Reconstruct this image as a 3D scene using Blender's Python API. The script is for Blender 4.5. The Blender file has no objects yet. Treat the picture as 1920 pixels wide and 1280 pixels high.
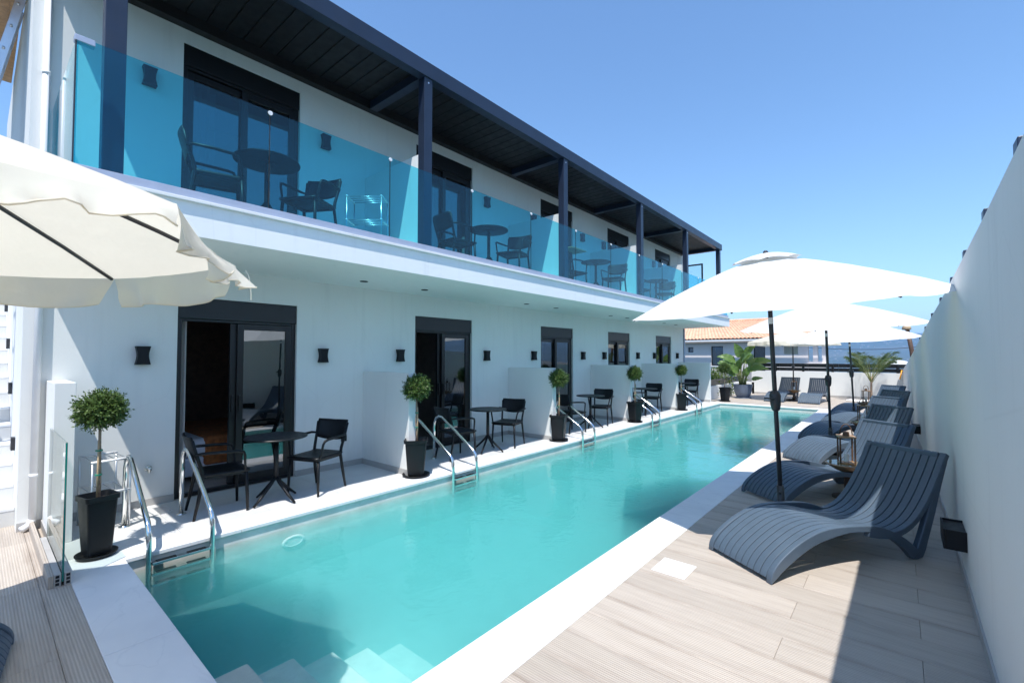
import bpy, bmesh, math, random
from mathutils import Vector, Matrix, noise
R = math.radians
random.seed(7)
scene = bpy.context.scene
COL = scene.collection
# ------------------------------------------------------------------ camera, light
cam = bpy.data.cameras.new("camera"); cam.lens = 16.07; cam.sensor_width = 36
cam.clip_start = .05; cam.clip_end = 40000
co = bpy.data.objects.new("camera", cam); COL.objects.link(co)
co.location = (0, 0, 1.65); co.rotation_euler = (R(91.8), 0, R(40.31))
scene.camera = co
SUN = Vector((.265, -.39, 1.0)).normalized()
elev = math.asin(SUN.z); azi = math.atan2(SUN.x, SUN.y)
world = bpy.data.worlds.new("World"); scene.world = world; world.use_nodes = True
wn = world.node_tree; bg = wn.nodes["Background"]
sky = wn.nodes.new("ShaderNodeTexSky"); sky.sky_type = 'NISHITA'; sky.sun_disc = False
sky.sun_elevation = elev; sky.sun_rotation = azi; sky.altitude = 50; sky.air_density = 1.3
sky.dust_density = .15; sky.ozone_density = 3.0
# camera white balance: the whole picture leans to a clear, saturated blue
wb_ = wn.nodes.new("ShaderNodeMix"); wb_.data_type = 'RGBA'; wb_.blend_type = 'MULTIPLY'; wb_.inputs[0].default_value = 1
wn.links.new(sky.outputs[0], wb_.inputs[6]); wb_.inputs[7].default_value = (.82, .975, 1.12, 1)
wn.links.new(wb_.outputs[2], bg.inputs[0]); bg.inputs[1].default_value = .15
sl = bpy.data.lights.new("sun", 'SUN'); sl.energy = 5.0; sl.angle = R(.53); sl.color = (1, .965, .91)
so = bpy.data.objects.new("sun", sl); COL.objects.link(so)
so.rotation_euler = SUN.to_track_quat('Z', 'Y').to_euler(); so.location = (3, -5, 12)
scene.view_settings.view_transform = 'Standard'; scene.view_settings.look = 'None'
scene.view_settings.gamma = 1; scene.view_settings.use_curve_mapping = False
scene.view_settings.exposure = .36
cy = scene.cycles
cy.max_bounces = 12; cy.transparent_max_bounces = 32; cy.diffuse_bounces = 5; cy.glossy_bounces = 5
cy.volume_bounces = 2; cy.caustics_reflective = False; cy.caustics_refractive = False

# ------------------------------------------------------------------ tagging helpers
def tag(o, label=None, cat=None, group=None, kind=None):
    if label: o['label'] = label
    if cat: o['category'] = cat
    if group: o['group'] = group
    if kind: o['kind'] = kind
    return o
def empty(name, loc=(0, 0, 0), rz=0, parent=None):
    o = bpy.data.objects.new(name, None); COL.objects.link(o); o.empty_display_size = .1
    o.location = loc; o.rotation_euler = (0, 0, rz)
    if parent: o.parent = parent
    return o
def thing(name, label, cat, loc=(0, 0, 0), rz=0, group=None):
    return tag(empty(name, loc, rz), label, cat, group)
KIDS = {}
def mesh_obj(name, me, parent=None, loc=None, rz=None):
    o = bpy.data.objects.new(name, me); COL.objects.link(o)
    if parent: o.parent = parent; KIDS.setdefault(parent.name, []).append(o)
    if loc is not None: o.location = loc
    if rz is not None: o.rotation_euler = (0, 0, rz)
    return o
def copy_tree(o, parent=None, loc=None, rz=None, label=None, group=None):
    c = o.copy(); COL.objects.link(c)
    if parent: c.parent = parent; KIDS.setdefault(parent.name, []).append(c)
    if loc is not None: c.location = loc
    if rz is not None: c.rotation_euler = (0, 0, rz)
    if label: c['label'] = label
    if group: c['group'] = group
    for k in list(KIDS.get(o.name, [])): copy_tree(k, c)
    return c

class MB:
    def __init__(s): s.v = []; s.f = []; s.M = Matrix()
    def add(s, vs, fs):
        b = len(s.v); s.v += [tuple(s.M @ Vector(v)) for v in vs]; s.f += [tuple(b + i for i in f) for f in fs]; return s
    def box(s, x0, x1, y0, y1, z0, z1):
        return s.add([(x0,y0,z0),(x1,y0,z0),(x1,y1,z0),(x0,y1,z0),(x0,y0,z1),(x1,y0,z1),(x1,y1,z1),(x0,y1,z1)],
                     [(0,3,2,1),(4,5,6,7),(0,1,5,4),(1,2,6,5),(2,3,7,6),(3,0,4,7)])
    def prism(s, poly, a0, a1, axis='x'):
        """poly: 2D outline (u,v) extruded along axis"""
        n = len(poly)
        def P(u, v, a): return {'x': (a, u, v), 'y': (u, a, v), 'z': (u, v, a)}[axis]
        vs = [P(u, v, a0) for u, v in poly] + [P(u, v, a1) for u, v in poly]
        fs = [(i, (i+1) % n, n+(i+1) % n, n+i) for i in range(n)] + [tuple(range(n))[::-1], tuple(range(n, 2*n))]
        return s.add(vs, fs)
    def ribbon(s, top, bot, a0, a1, axis='x'):
        """strip between two equal-length 2D polylines, extruded along axis (quads only)"""
        n = len(top)
        def P(p, a): return {'x': (a, p[0], p[1]), 'y': (p[0], a, p[1])}[axis]
        vs = []
        for i in range(n): vs += [P(top[i], a0), P(top[i], a1), P(bot[i], a1), P(bot[i], a0)]
        fs = [(0, 1, 2, 3), (4*n-1, 4*n-2, 4*n-3, 4*n-4)]
        for i in range(n-1):
            for k in range(4):
                k2 = (k+1) % 4; fs.append((4*i+k, 4*i+4+k, 4*i+4+k2, 4*i+k2))
        return s.add(vs, fs)
    def tube(s, pts, r, n=10, cap=True):
        pts = [Vector(p) for p in pts]; m = len(pts); rs = r if isinstance(r, (list, tuple)) else [r]*m
        t0 = (pts[1]-pts[0]).normalized(); up = Vector((0, 0, 1)) if abs(t0.z) < .9 else Vector((1, 0, 0))
        nrm = t0.cross(up).normalized(); vs = []
        for i, p in enumerate(pts):
            t = (pts[min(i+1, m-1)]-pts[max(i-1, 0)]).normalized()
            nrm = (nrm - t*nrm.dot(t)).normalized(); b = t.cross(nrm)
            for k in range(n):
                a = 2*math.pi*k/n; vs.append(p + nrm*math.cos(a)*rs[i] + b*math.sin(a)*rs[i])
        fs = [(i*n+k, i*n+(k+1) % n, (i+1)*n+(k+1) % n, (i+1)*n+k) for i in range(m-1) for k in range(n)]
        if cap: fs += [tuple(range(n))[::-1], tuple(range((m-1)*n, m*n))]
        return s.add(vs, fs)
    def bar(s, p, q, w, h, up=(0, 0, 1)):
        p = Vector(p); q = Vector(q); t = (q-p).normalized(); u = Vector(up)
        if abs(t.dot(u)) > .95: u = Vector((0, 1, 0))
        a = t.cross(u).normalized()*w/2; b = a.cross(t).normalized()*h/2
        vs = [p-a-b, p+a-b, p+a+b, p-a+b, q-a-b, q+a-b, q+a+b, q-a+b]
        return s.add(vs, [(0,3,2,1),(4,5,6,7),(0,1,5,4),(1,2,6,5),(2,3,7,6),(3,0,4,7)])
    def lathe(s, prof, n=24, c=(0, 0, 0)):
        vs = []
        for r, z in prof:
            for k in range(n):
                a = 2*math.pi*k/n; vs.append((c[0]+r*math.cos(a), c[1]+r*math.sin(a), c[2]+z))
        m = len(prof)
        fs = [(i*n+k, i*n+(k+1) % n, (i+1)*n+(k+1) % n, (i+1)*n+k) for i in range(m-1) for k in range(n)]
        if prof[0][0] > 1e-5: fs.append(tuple(range(n))[::-1])
        if prof[-1][0] > 1e-5: fs.append(tuple(range((m-1)*n, m*n)))
        return s.add(vs, fs)
    def grid(s, fn, nu, nv):
        vs = [fn(i/nu, j/nv) for i in range(nu+1) for j in range(nv+1)]
        fs = [(i*(nv+1)+j, (i+1)*(nv+1)+j, (i+1)*(nv+1)+j+1, i*(nv+1)+j+1) for i in range(nu) for j in range(nv)]
        return s.add(vs, fs)
    def mesh(s, name, mat, smooth=False, fix=True):
        me = bpy.data.meshes.new(name); me.from_pydata(s.v, [], s.f)
        if fix:
            b = bmesh.new(); b.from_mesh(me); bmesh.ops.recalc_face_normals(b, faces=b.faces); b.to_mesh(me); b.free()
        me.materials.append(mat)
        if smooth:
            me.polygons.foreach_set('use_smooth', [True]*len(me.polygons))
        me.update(); return me
    def build(s, name, mat, parent=None, smooth=False, bevel=0, seg=2, fix=True, loc=None, rz=None, angle=None):
        me = s.mesh(name, mat, smooth, fix)
        if angle is not None:
            me.polygons.foreach_set('use_smooth', [True]*len(me.polygons))
            me.set_sharp_from_angle(angle=R(angle))
        o = mesh_obj(name, me, parent, loc, rz)
        if bevel:
            m = o.modifiers.new('bevel', 'BEVEL'); m.width = bevel; m.segments = seg; m.limit_method = 'ANGLE'; m.angle_limit = R(35)
        return o
def B(*a): return MB().box(*a)

# ------------------------------------------------------------------ materials
def nodes(name):
    m = bpy.data.materials.new(name); m.use_nodes = True
    nt = m.node_tree; return m, nt, nt.nodes["Principled BSDF"]
def N(nt, t, **kw):
    n = nt.nodes.new(t)
    for k, v in kw.items():
        if k in n.inputs: n.inputs[k].default_value = v
        else: setattr(n, k, v)
    return n
def pos(nt, scale=(1, 1, 1), obj=False):
    mp = N(nt, "ShaderNodeMapping"); mp.inputs['Scale'].default_value = scale
    if obj: nt.links.new(N(nt, "ShaderNodeTexCoord").outputs['Object'], mp.inputs[0])
    else: nt.links.new(N(nt, "ShaderNodeNewGeometry").outputs['Position'], mp.inputs[0])
    return mp.outputs[0]
def noi(nt, vec, scale=5, detail=4, rough=.55):
    n = N(nt, "ShaderNodeTexNoise"); n.inputs['Scale'].default_value = scale; n.inputs['Detail'].default_value = detail
    n.inputs['Roughness'].default_value = rough; nt.links.new(vec, n.inputs['Vector']); return n.outputs['Fac']
def ramp(nt, fac, stops):
    r = N(nt, "ShaderNodeValToRGB"); e = r.color_ramp.elements
    while len(e) < len(stops): e.new(.5)
    for i, (p, c) in enumerate(stops): e[i].position = p; e[i].color = (*c, 1) if len(c) == 3 else c
    nt.links.new(fac, r.inputs[0]); return r.outputs[0]
def bump(nt, h, strength, dist=.01, prev=None):
    b = N(nt, "ShaderNodeBump"); b.inputs['Strength'].default_value = strength; b.inputs['Distance'].default_value = dist
    nt.links.new(h, b.inputs['Height'])
    if prev is not None: nt.links.new(prev, b.inputs['Normal'])
    return b.outputs[0]
def mix(nt, fac, a, b, mode='MIX'):
    m = N(nt, "ShaderNodeMix"); m.data_type = 'RGBA'; m.blend_type = mode
    if hasattr(fac, 'links'): nt.links.new(fac, m.inputs[0])
    else: m.inputs[0].default_value = fac
    for i, x in ((6, a), (7, b)):
        if hasattr(x, 'links'): nt.links.new(x, m.inputs[i])
        else: m.inputs[i].default_value = (*x, 1)
    return m.outputs[2]
def basic(name, col, rough=.5, metal=0, var=.12, scale=6, bmp=0, bscale=60, spec=.5, coat=0, obj=False, bdist=.002):
    m, nt, p = nodes(name)
    v = pos(nt, obj=obj); f = noi(nt, v, scale)
    lo = tuple(c*(1-var) for c in col); hi = tuple(min(1, c*(1+var)) for c in col)
    nt.links.new(ramp(nt, f, [(.3, lo), (.7, hi)]), p.inputs['Base Color'])
    p.inputs['Metallic'].default_value = metal; p.inputs['Specular IOR Level'].default_value = spec
    rr = ramp(nt, noi(nt, v, scale*2.3), [(.3, (rough*.85,)*3), (.7, (min(1, rough*1.15),)*3)])
    nt.links.new(rr, p.inputs['Roughness'])
    if coat: p.inputs['Coat Weight'].default_value = coat
    if bmp: nt.links.new(bump(nt, noi(nt, v, bscale, 5), bmp, bdist), p.inputs['Normal'])
    return m
def plaster(name, col=(.76, .765, .745), var=.05):
    m, nt, p = nodes(name); v = pos(nt)
    big = noi(nt, v, .8, 5); streak = noi(nt, pos(nt, (5, 5, .5)), 1.6, 5, .6)
    c = ramp(nt, big, [(.3, tuple(x*(1-var) for x in col)), (.7, col)])
    c = mix(nt, ramp(nt, streak, [(.54, (0, 0, 0)), (.8, (.45,)*3)]), c, tuple(x*.82 for x in col))
    sz = N(nt, "ShaderNodeSeparateXYZ"); nt.links.new(pos(nt), sz.inputs[0])
    low = ramp(nt, sz.outputs[2], [(.02, (1, 1, 1)), (.32, (0, 0, 0))]); dn = ramp(nt, noi(nt, v, 9, 6, .65), [(.48, (0, 0, 0)), (.7, (.32,)*3)])
    c = mix(nt, mix(nt, 1.0, low, dn, 'MULTIPLY'), c, tuple(x*.72 for x in col))
    crk = N(nt, "ShaderNodeTexVoronoi"); crk.feature = 'DISTANCE_TO_EDGE'; crk.inputs['Scale'].default_value = .55; nt.links.new(v, crk.inputs['Vector'])
    ck = ramp(nt, crk.outputs['Distance'], [(0, (.10,)*3), (.0035, (0, 0, 0))])
    c = mix(nt, ck, c, tuple(x*.6 for x in col))
    nt.links.new(c, p.inputs['Base Color']); p.inputs['Roughness'].default_value = .82; p.inputs['Specular IOR Level'].default_value = .3
    nb = bump(nt, noi(nt, v, 3.2, 3), .12, .02); nb = bump(nt, noi(nt, v, 90, 6, .65), .28, .0035, nb)
    nt.links.new(nb, p.inputs['Normal']); return m
M = {}
M['plaster'] = plaster('white_plaster')
M['soffit'] = plaster('white_soffit_paint', (.84, .845, .83), .03)
M['farplaster'] = plaster('grey_plaster', (.72, .66, .63), .10)
def marble():
    m, nt, p = nodes('white_marble'); v = pos(nt)
    base = ramp(nt, noi(nt, v, 1.6, 6), [(.3, (.70, .705, .72)), (.7, (.82, .82, .82))])
    w = N(nt, "ShaderNodeTexNoise"); w.inputs['Scale'].default_value = 1.1; w.inputs['Detail'].default_value = 8; w.inputs['Distortion'].default_value = 1.6
    nt.links.new(pos(nt, (1, 1.8, 1)), w.inputs['Vector'])
    vein = ramp(nt, w.outputs['Fac'], [(.485, (0, 0, 0)), (.5, (.18,)*3), (.52, (0, 0, 0))])
    c = mix(nt, vein, base, (.50, .52, .56))
    sp = ramp(nt, noi(nt, v, 260, 2), [(.62, (0, 0, 0)), (.75, (.35,)*3)])
    nt.links.new(mix(nt, sp, c, (.6, .61, .63)), p.inputs['Base Color'])
    p.inputs['Roughness'].default_value = .5
    nt.links.new(bump(nt, noi(nt, v, 120, 5), .15, .002), p.inputs['Normal']); return m
M['marble'] = marble()
def plank():
    m, nt, p = nodes('ribbed_wood_look_tile')
    oi = N(nt, "ShaderNodeObjectInfo")
    off = N(nt, "ShaderNodeVectorMath", operation='SCALE'); nt.links.new(oi.outputs['Random'], off.inputs['Scale']); off.inputs[0].default_value = (37, 91, 53)
    add = N(nt, "ShaderNodeVectorMath", operation='ADD')
    nt.links.new(pos(nt, (.7, 9, 1)), add.inputs[0]); nt.links.new(off.outputs[0], add.inputs[1])
    g = noi(nt, add.outputs[0], 2.2, 8, .62)
    add2 = N(nt, "ShaderNodeVectorMath", operation='ADD'); nt.links.new(pos(nt, (3, 70, 1)), add2.inputs[0]); nt.links.new(off.outputs[0], add2.inputs[1])
    fine = noi(nt, add2.outputs[0], 1.6, 4)
    c = ramp(nt, g, [(.18, (.33, .27, .225)), (.34, (.44, .38, .325)), (.50, (.485, .425, .365)), (.8, (.515, .455, .395))])
    c = mix(nt, ramp(nt, fine, [(.3, (.32,)*3), (.55, (0, 0, 0))]), c, (.30, .26, .23))
    vr = ramp(nt, oi.outputs['Random'], [(0, (.88,)*3), (1, (1.06,)*3)])
    c = mix(nt, 1.0, c, vr, 'MULTIPLY')
    w = N(nt, "ShaderNodeTexWave"); w.wave_type = 'BANDS'; w.bands_direction = 'Y'; w.wave_profile = 'SIN'
    w.inputs['Scale'].default_value = 20.5; w.inputs['Distortion'].default_value = .12; nt.links.new(pos(nt), w.inputs['Vector'])
    c = mix(nt, ramp(nt, w.outputs['Fac'], [(.0, (.32,)*3), (.45, (0, 0, 0))]), c, (.24, .205, .175))
    sx = N(nt, "ShaderNodeSeparateXYZ"); nt.links.new(pos(nt), sx.inputs[0])
    fr = N(nt, "ShaderNodeMath", operation='ADD'); nt.links.new(sx.outputs[1], fr.inputs[0]); fr.inputs[1].default_value = 50*.252-2.865
    pm = N(nt, "ShaderNodeMath", operation='PINGPONG'); nt.links.new(fr.outputs[0], pm.inputs[0]); pm.inputs[1].default_value = .126
    ed = ramp(nt, pm.outputs[0], [(0, (1, 1, 1)), (.045, (0, 0, 0))])
    en = ramp(nt, noi(nt, pos(nt, (.9, 5, 1)), 2.2, 6, .65), [(.42, (0, 0, 0)), (.68, (.75,)*3)])
    c = mix(nt, mix(nt, 1.0, ed, en, 'MULTIPLY'), c, (.27, .215, .175))
    nt.links.new(c, p.inputs['Base Color']); p.inputs['Roughness'].default_value = .62
    nb = bump(nt, w.outputs['Fac'], .8, .002); nb = bump(nt, fine, .2, .002, nb)
    nt.links.new(nb, p.inputs['Normal']); return m
M['plank'] = plank()
M['grout'] = basic('grout', (.34, .30, .27), .9)
M['porch'] = basic('pale_grey_floor_tile', (.60, .60, .595), .42, var=.06, scale=2.5, bmp=.05)
M['poolstep'] = basic('pale_stone_pool_step', (.80, .78, .74), .6, var=.10, scale=9, bmp=.2, bscale=60)
M['skirt'] = basic('grey_skirting_tile', (.40, .39, .38), .5, var=.1, scale=4)
M['poolwall'] = basic('grey_beige_pool_tile', (.66, .65, .63), .5, var=.10, scale=5, bmp=.1, bscale=40)
M['navy'] = basic('navy_black_powder_coat', (.016, .026, .052), .38, var=.10, scale=3, bmp=.05, bscale=200)
M['navyceil'] = basic('charcoal_ceiling_board', (.007, .007, .008), .55, var=.2, scale=4, bmp=.1, bscale=80)
M['black'] = basic('black_door_aluminium', (.003, .0035, .005), .35, var=.1)
M['blackmat'] = basic('black_plastic', (.004, .005, .007), .45, var=.12, scale=10, bmp=.15, bscale=220, spec=.3)
M['lounger'] = basic('slate_blue_grey_resin', (.074, .106, .146), .42, var=.07, scale=5, bmp=.12, bscale=300)
M['alu'] = basic('blue_grey_anodised_aluminium', (.40, .44, .54), .45, metal=.25, var=.05)
M['chrome'] = basic('polished_steel', (.78, .78, .76), .10, metal=1, var=.04)
M['brushed'] = basic('brushed_aluminium', (.72, .73, .75), .32, metal=.9, var=.08)
M['whiteplastic'] = basic('white_plastic', (.78, .78, .78), .45, var=.03)
M['whitepipe'] = basic('white_painted_pipe', (.76, .77, .78), .4, var=.04)
M['pot'] = basic('dark_grey_plastic_pot', (.005, .006, .008), .5, var=.15, bmp=.1, bscale=120, spec=.3)
M['bluepot'] = basic('blue_grey_glazed_pot', (.115, .15, .215), .4, var=.1, bmp=.1)
M['soil'] = basic('potting_soil', (.07, .04, .028), .95, var=.4, scale=40, bmp=.9, bscale=70, bdist=.01)
M['bark'] = basic('light_brown_bark', (.30, .215, .15), .85, var=.35, scale=25, bmp=.8, bscale=60, bdist=.006)
M['stake'] = basic('bamboo_stake', (.42, .30, .18), .6, var=.2)
M['tie'] = basic('green_tie', (.02, .22, .14), .5)
M['wood'] = basic('honey_wood', (.42, .25, .13), .5, var=.25, scale=14, bmp=.3, bscale=60)
M['darkwood'] = basic('dark_wood', (.10, .055, .035), .6, var=.3, scale=14, bmp=.3)
M['pebble'] = basic('white_pebble', (.70, .68, .66), .7, var=.15, scale=9)
M['umbdark'] = basic('dark_umbrella_metal', (.028, .030, .036), .35, var=.1)
M['bedwhite'] = basic('bed_linen', (.70, .72, .80), .9, var=.04)
M['orange'] = basic('burnt_orange_throw', (.36, .12, .035), .95, var=.4, scale=18)
M['orangerub'] = basic('orange_rubber', (.80, .35, .03), .5)
M['inwall'] = basic('interior_wall', (.42, .37, .34), .8)
M['stairwhite'] = plaster('white_stair_render', (.62, .62, .61))
M['tree_d'] = basic('concrete_wall', (.34, .33, .32), .9, var=.2, scale=3)
def fabric(name, col, trans, tcol=None):
    m = bpy.data.materials.new(name); m.use_nodes = True; nt = m.node_tree; nt.nodes.clear()
    out = N(nt, "ShaderNodeOutputMaterial"); v = pos(nt)
    c = ramp(nt, noi(nt, v, 4, 4), [(.3, tuple(x*.95 for x in col)), (.7, col)])
    d = N(nt, "ShaderNodeBsdfDiffuse"); t = N(nt, "ShaderNodeBsdfTranslucent"); mx = N(nt, "ShaderNodeMixShader")
    mx.inputs[0].default_value = trans; nt.links.new(c, d.inputs[0])
    if tcol: t.inputs[0].default_value = (*tcol, 1)
    else: nt.links.new(c, t.inputs[0])
    nb = bump(nt, noi(nt, v, 5, 3), .25, .03); nb = bump(nt, noi(nt, v, 420, 2), .25, .001, nb)
    nt.links.new(nb, d.inputs['Normal']); nt.links.new(nb, t.inputs['Normal'])
    nt.links.new(d.outputs[0], mx.inputs[1]); nt.links.new(t.outputs[0], mx.inputs[2]); nt.links.new(mx.outputs[0], out.inputs[0]); return m
M['canvas'] = fabric('white_parasol_canvas', (.74, .74, .72), .2)
M['cream'] = fabric('cream_parasol_canvas', (.90, .86, .75), .52, (.90, .82, .66))
M['curtain'] = fabric('white_curtain', (.70, .66, .64), .3)
def leafmat(name, lo, hi, trans=.25, rough=.45):
    m = bpy.data.materials.new(name); m.use_nodes = True; nt = m.node_tree; p = nt.nodes['Principled BSDF']; out = nt.nodes['Material Output']
    g = N(nt, "ShaderNodeNewGeometry"); c = ramp(nt, g.outputs['Random Per Island'], [(0, lo), (.7, hi), (1, tuple(x*1.35 for x in hi))])
    c = mix(nt, noi(nt, pos(nt), 7, 3), c, tuple((a+b)/2 for a, b in zip(lo, hi)))
    nt.links.new(c, p.inputs['Base Color']); p.inputs['Roughness'].default_value = rough; p.inputs['Specular IOR Level'].default_value = .4
    t = N(nt, "ShaderNodeBsdfTranslucent"); nt.links.new(c, t.inputs[0]); mx = N(nt, "ShaderNodeMixShader"); mx.inputs[0].default_value = trans
    nt.links.new(p.outputs[0], mx.inputs[1]); nt.links.new(t.outputs[0], mx.inputs[2]); nt.links.new(mx.outputs[0], out.inputs[0]); return m
M['cypress'] = leafmat('conifer_leaf', (.035, .070, .018), (.12, .19, .045))
M['banana'] = leafmat('glossy_green_leaf', (.06, .13, .030), (.16, .26, .07), .3, .3)
M['stem'] = basic('leaf_stem', (.22, .24, .09), .5, var=.2)
M['palm'] = leafmat('palm_leaf', (.06, .11, .035), (.15, .20, .06))
M['shrub'] = leafmat('shrub_leaf', (.05, .10, .015), (.17, .24, .03))
def glass(name, tint, ior=1.5, rough=0.0, extra=0, edge=None, nb=False):
    """flat pane: light passes straight through, tinted; Fresnel mirror on top"""
    m = bpy.data.materials.new(name); m.use_nodes = True; nt = m.node_tree; nt.nodes.clear()
    out = N(nt, "ShaderNodeOutputMaterial"); t = N(nt, "ShaderNodeBsdfTransparent"); t.inputs[0].default_value = (*tint, 1)
    g = N(nt, "ShaderNodeBsdfGlossy"); g.inputs['Roughness'].default_value = rough
    # a pane has two parallel faces: give the back face the same mirror curve as the front one
    fr = N(nt, "ShaderNodeFresnel"); gm = N(nt, "ShaderNodeNewGeometry"); mr = N(nt, "ShaderNodeMapRange")
    nt.links.new(gm.outputs['Backfacing'], mr.inputs[0]); mr.inputs[3].default_value = ior; mr.inputs[4].default_value = 1/ior
    nt.links.new(mr.outputs[0], fr.inputs[0])
    fac = fr.outputs[0]
    if extra:
        mm = N(nt, "ShaderNodeMath", operation='ADD'); mm.use_clamp = True; nt.links.new(fac, mm.inputs[0]); mm.inputs[1].default_value = extra; fac = mm.outputs[0]
    bb = bump(nt, noi(nt, pos(nt), 1.3, 2), .08, .01); nt.links.new(bb, g.inputs['Normal'])
    mx = N(nt, "ShaderNodeMixShader"); nt.links.new(fac, mx.inputs[0]); nt.links.new(t.outputs[0], mx.inputs[1]); nt.links.new(g.outputs[0], mx.inputs[2])
    nt.links.new(mx.outputs[0], out.inputs[0]); return m
M['blueglass'] = glass('blue_tinted_glass', (.41, .87, .955), 1.5)
M['clearglass'] = glass('clear_glass', (.90, .965, .945), 1.5)
M['edgeglass'] = basic('green_glass_edge', (.0, .16, .13), .15, spec=.8)
M['doorglass'] = glass('dark_door_glass', (.48, .54, .58), 1.5, extra=.15)
def water():
    m = bpy.data.materials.new('pool_water'); m.use_nodes = True; nt = m.node_tree; nt.nodes.clear()
    out = N(nt, "ShaderNodeOutputMaterial"); t = N(nt, "ShaderNodeBsdfTransparent")
    g = N(nt, "ShaderNodeBsdfGlossy"); g.inputs['Roughness'].default_value = .03
    a = noi(nt, pos(nt, (1, 1.3, 1)), 2.0, 3, .5); b = noi(nt, pos(nt, (1.4, 1, 1)), 11, 3, .5)
    nb = bump(nt, a, .20, .05); nb = bump(nt, b, .20, .014, nb)
    fr = N(nt, "ShaderNodeFresnel"); fr.inputs[0].default_value = 1.33; nt.links.new(nb, fr.inputs['Normal']); nt.links.new(nb, g.inputs['Normal'])
    mx = N(nt, "ShaderNodeMixShader"); nt.links.new(fr.outputs[0], mx.inputs[0]); nt.links.new(t.outputs[0], mx.inputs[1]); nt.links.new(g.outputs[0], mx.inputs[2])
    nt.links.new(mx.outputs[0], out.inputs[0])
    va = N(nt, "ShaderNodeVolumeAbsorption"); va.inputs['Color'].default_value = (.09, .915, .93, 1); va.inputs['Density'].default_value = 1.6
    vs_ = N(nt, "ShaderNodeVolumeScatter"); vs_.inputs['Color'].default_value = (.45, 1, 1, 1); vs_.inputs['Density'].default_value = 1.5; vs_.inputs['Anisotropy'].default_value = .3
    ad = N(nt, "ShaderNodeAddShader"); nt.links.new(va.outputs[0], ad.inputs[0]); nt.links.new(vs_.outputs[0], ad.inputs[1])
    nt.links.new(ad.outputs[0], out.inputs['Volume']); return m
M['water'] = water()
def rooftile():
    return basic('terracotta_tile', (.70, .40, .26), .8, var=.18, scale=3)
M['terracotta'] = rooftile()
def terrain_mat():
    m, nt, p = nodes('hill_ground'); v = pos(nt)
    n1 = noi(nt, v, .0016, 8, .6); n2 = noi(nt, v, .02, 6, .6)
    c = ramp(nt, n1, [(.35, (.03, .05, .035)), (.5, (.05, .065, .045)), (.65, (.10, .10, .08))])
    c = mix(nt, ramp(nt, n2, [(.45, (0, 0, 0)), (.6, (.7,)*3)]), c, (.035, .055, .025))
    nt.links.new(c, p.inputs['Base Color']); p.inputs['Roughness'].default_value = .95; return m
M['terrain'] = terrain_mat()

# ------------------------------------------------------------------ terrain and far land
def hh(x, y):
    r = math.hypot(x, y); n = noise.fractal(Vector((x*.0005, y*.0005, 3)), 1.0, 2.0, 5)
    if r < 38: return -2.4
    if r < 420: t = (r-38)/382; return -2.4 - 66*(t*t*(3-2*t)) + n*4*t
    if r < 2600: return -68.4 + n*10
    t = min(1, (r-2600)/5200); t = t*t*(3-2*t)
    far = 250 + 90*noise.fractal(Vector((x*.00022, y*.00022, 9)), 1.0, 2.0, 5)
    return (-68.4 + n*10)*(1-t) + t*far
rs = [0, 12, 24, 37, 38.5, 50, 70, 100, 150, 210, 300, 420, 600, 900, 1300, 1800] + [2400+220*i for i in range(27)] + [8800, 9800, 11500]
nA = 180; vs = [(0, 0, -2.4)]; fs = []
for r in rs[1:]:
    for k in range(nA):
        a = 2*math.pi*k/nA; x, y = r*math.cos(a), r*math.sin(a); vs.append((x, y, hh(x, y)))
for k in range(nA): fs.append((0, 1+k, 1+(k+1) % nA))
for i in range(len(rs)-2):
    for k in range(nA):
        a = 1+i*nA+k; b = 1+i*nA+(k+1) % nA; fs.append((a, a+nA, b+nA, b))
mb = MB(); mb.v = vs; mb.f = fs
# hole under the pool is not needed: the basin floor is above this sheet
tag(mb.build('terrain', M['terrain'], smooth=True), kind='structure')
mb = MB(); rnd = random.Random(5)
for i in range(1700):
    a = R(90) + rnd.gauss(0, .32); r = 700 + rnd.random()**.7*5200
    x, y = r*math.cos(a), r*math.sin(a); 
    if noise.noise(Vector((x*.0016, y*.0016, 1))) < -.02: continue
    z = hh(x, y); w = rnd.uniform(7, 16); d = rnd.uniform(7, 13); h = rnd.uniform(3.5, 8)
    mb.M = Matrix.Translation((x, y, z)) @ Matrix.Rotation(rnd.uniform(0, 3), 4, 'Z'); mb.box(-w/2, w/2, -d/2, d/2, -2, h)
tag(mb.build('distant_town', basic('pale_town_walls', (.62, .58, .52), .9) if False else basic('pale_town_walls', (.34, .33, .32), .9)),
    'pale town houses scattered over the hazy hillside', 'town', kind='stuff')
hz = B(-12500, 12500, -12500, 12500, -95, 460); hm = bpy.data.materials.new('haze_air'); hm.use_nodes = True; hn = hm.node_tree; hn.nodes.clear()
ho = N(hn, "ShaderNodeOutputMaterial"); hv = N(hn, "ShaderNodeVolumePrincipled"); hv.inputs['Color'].default_value = (.36, .62, 1, 1); hv.inputs['Density'].default_value = .00013
hv.inputs['Anisotropy'].default_value = .1
hn.links.new(hv.outputs[0], ho.inputs['Volume'])
tag(hz.build('haze', hm), 'pale blue haze of the summer air over the bay', 'haze', kind='stuff')

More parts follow.
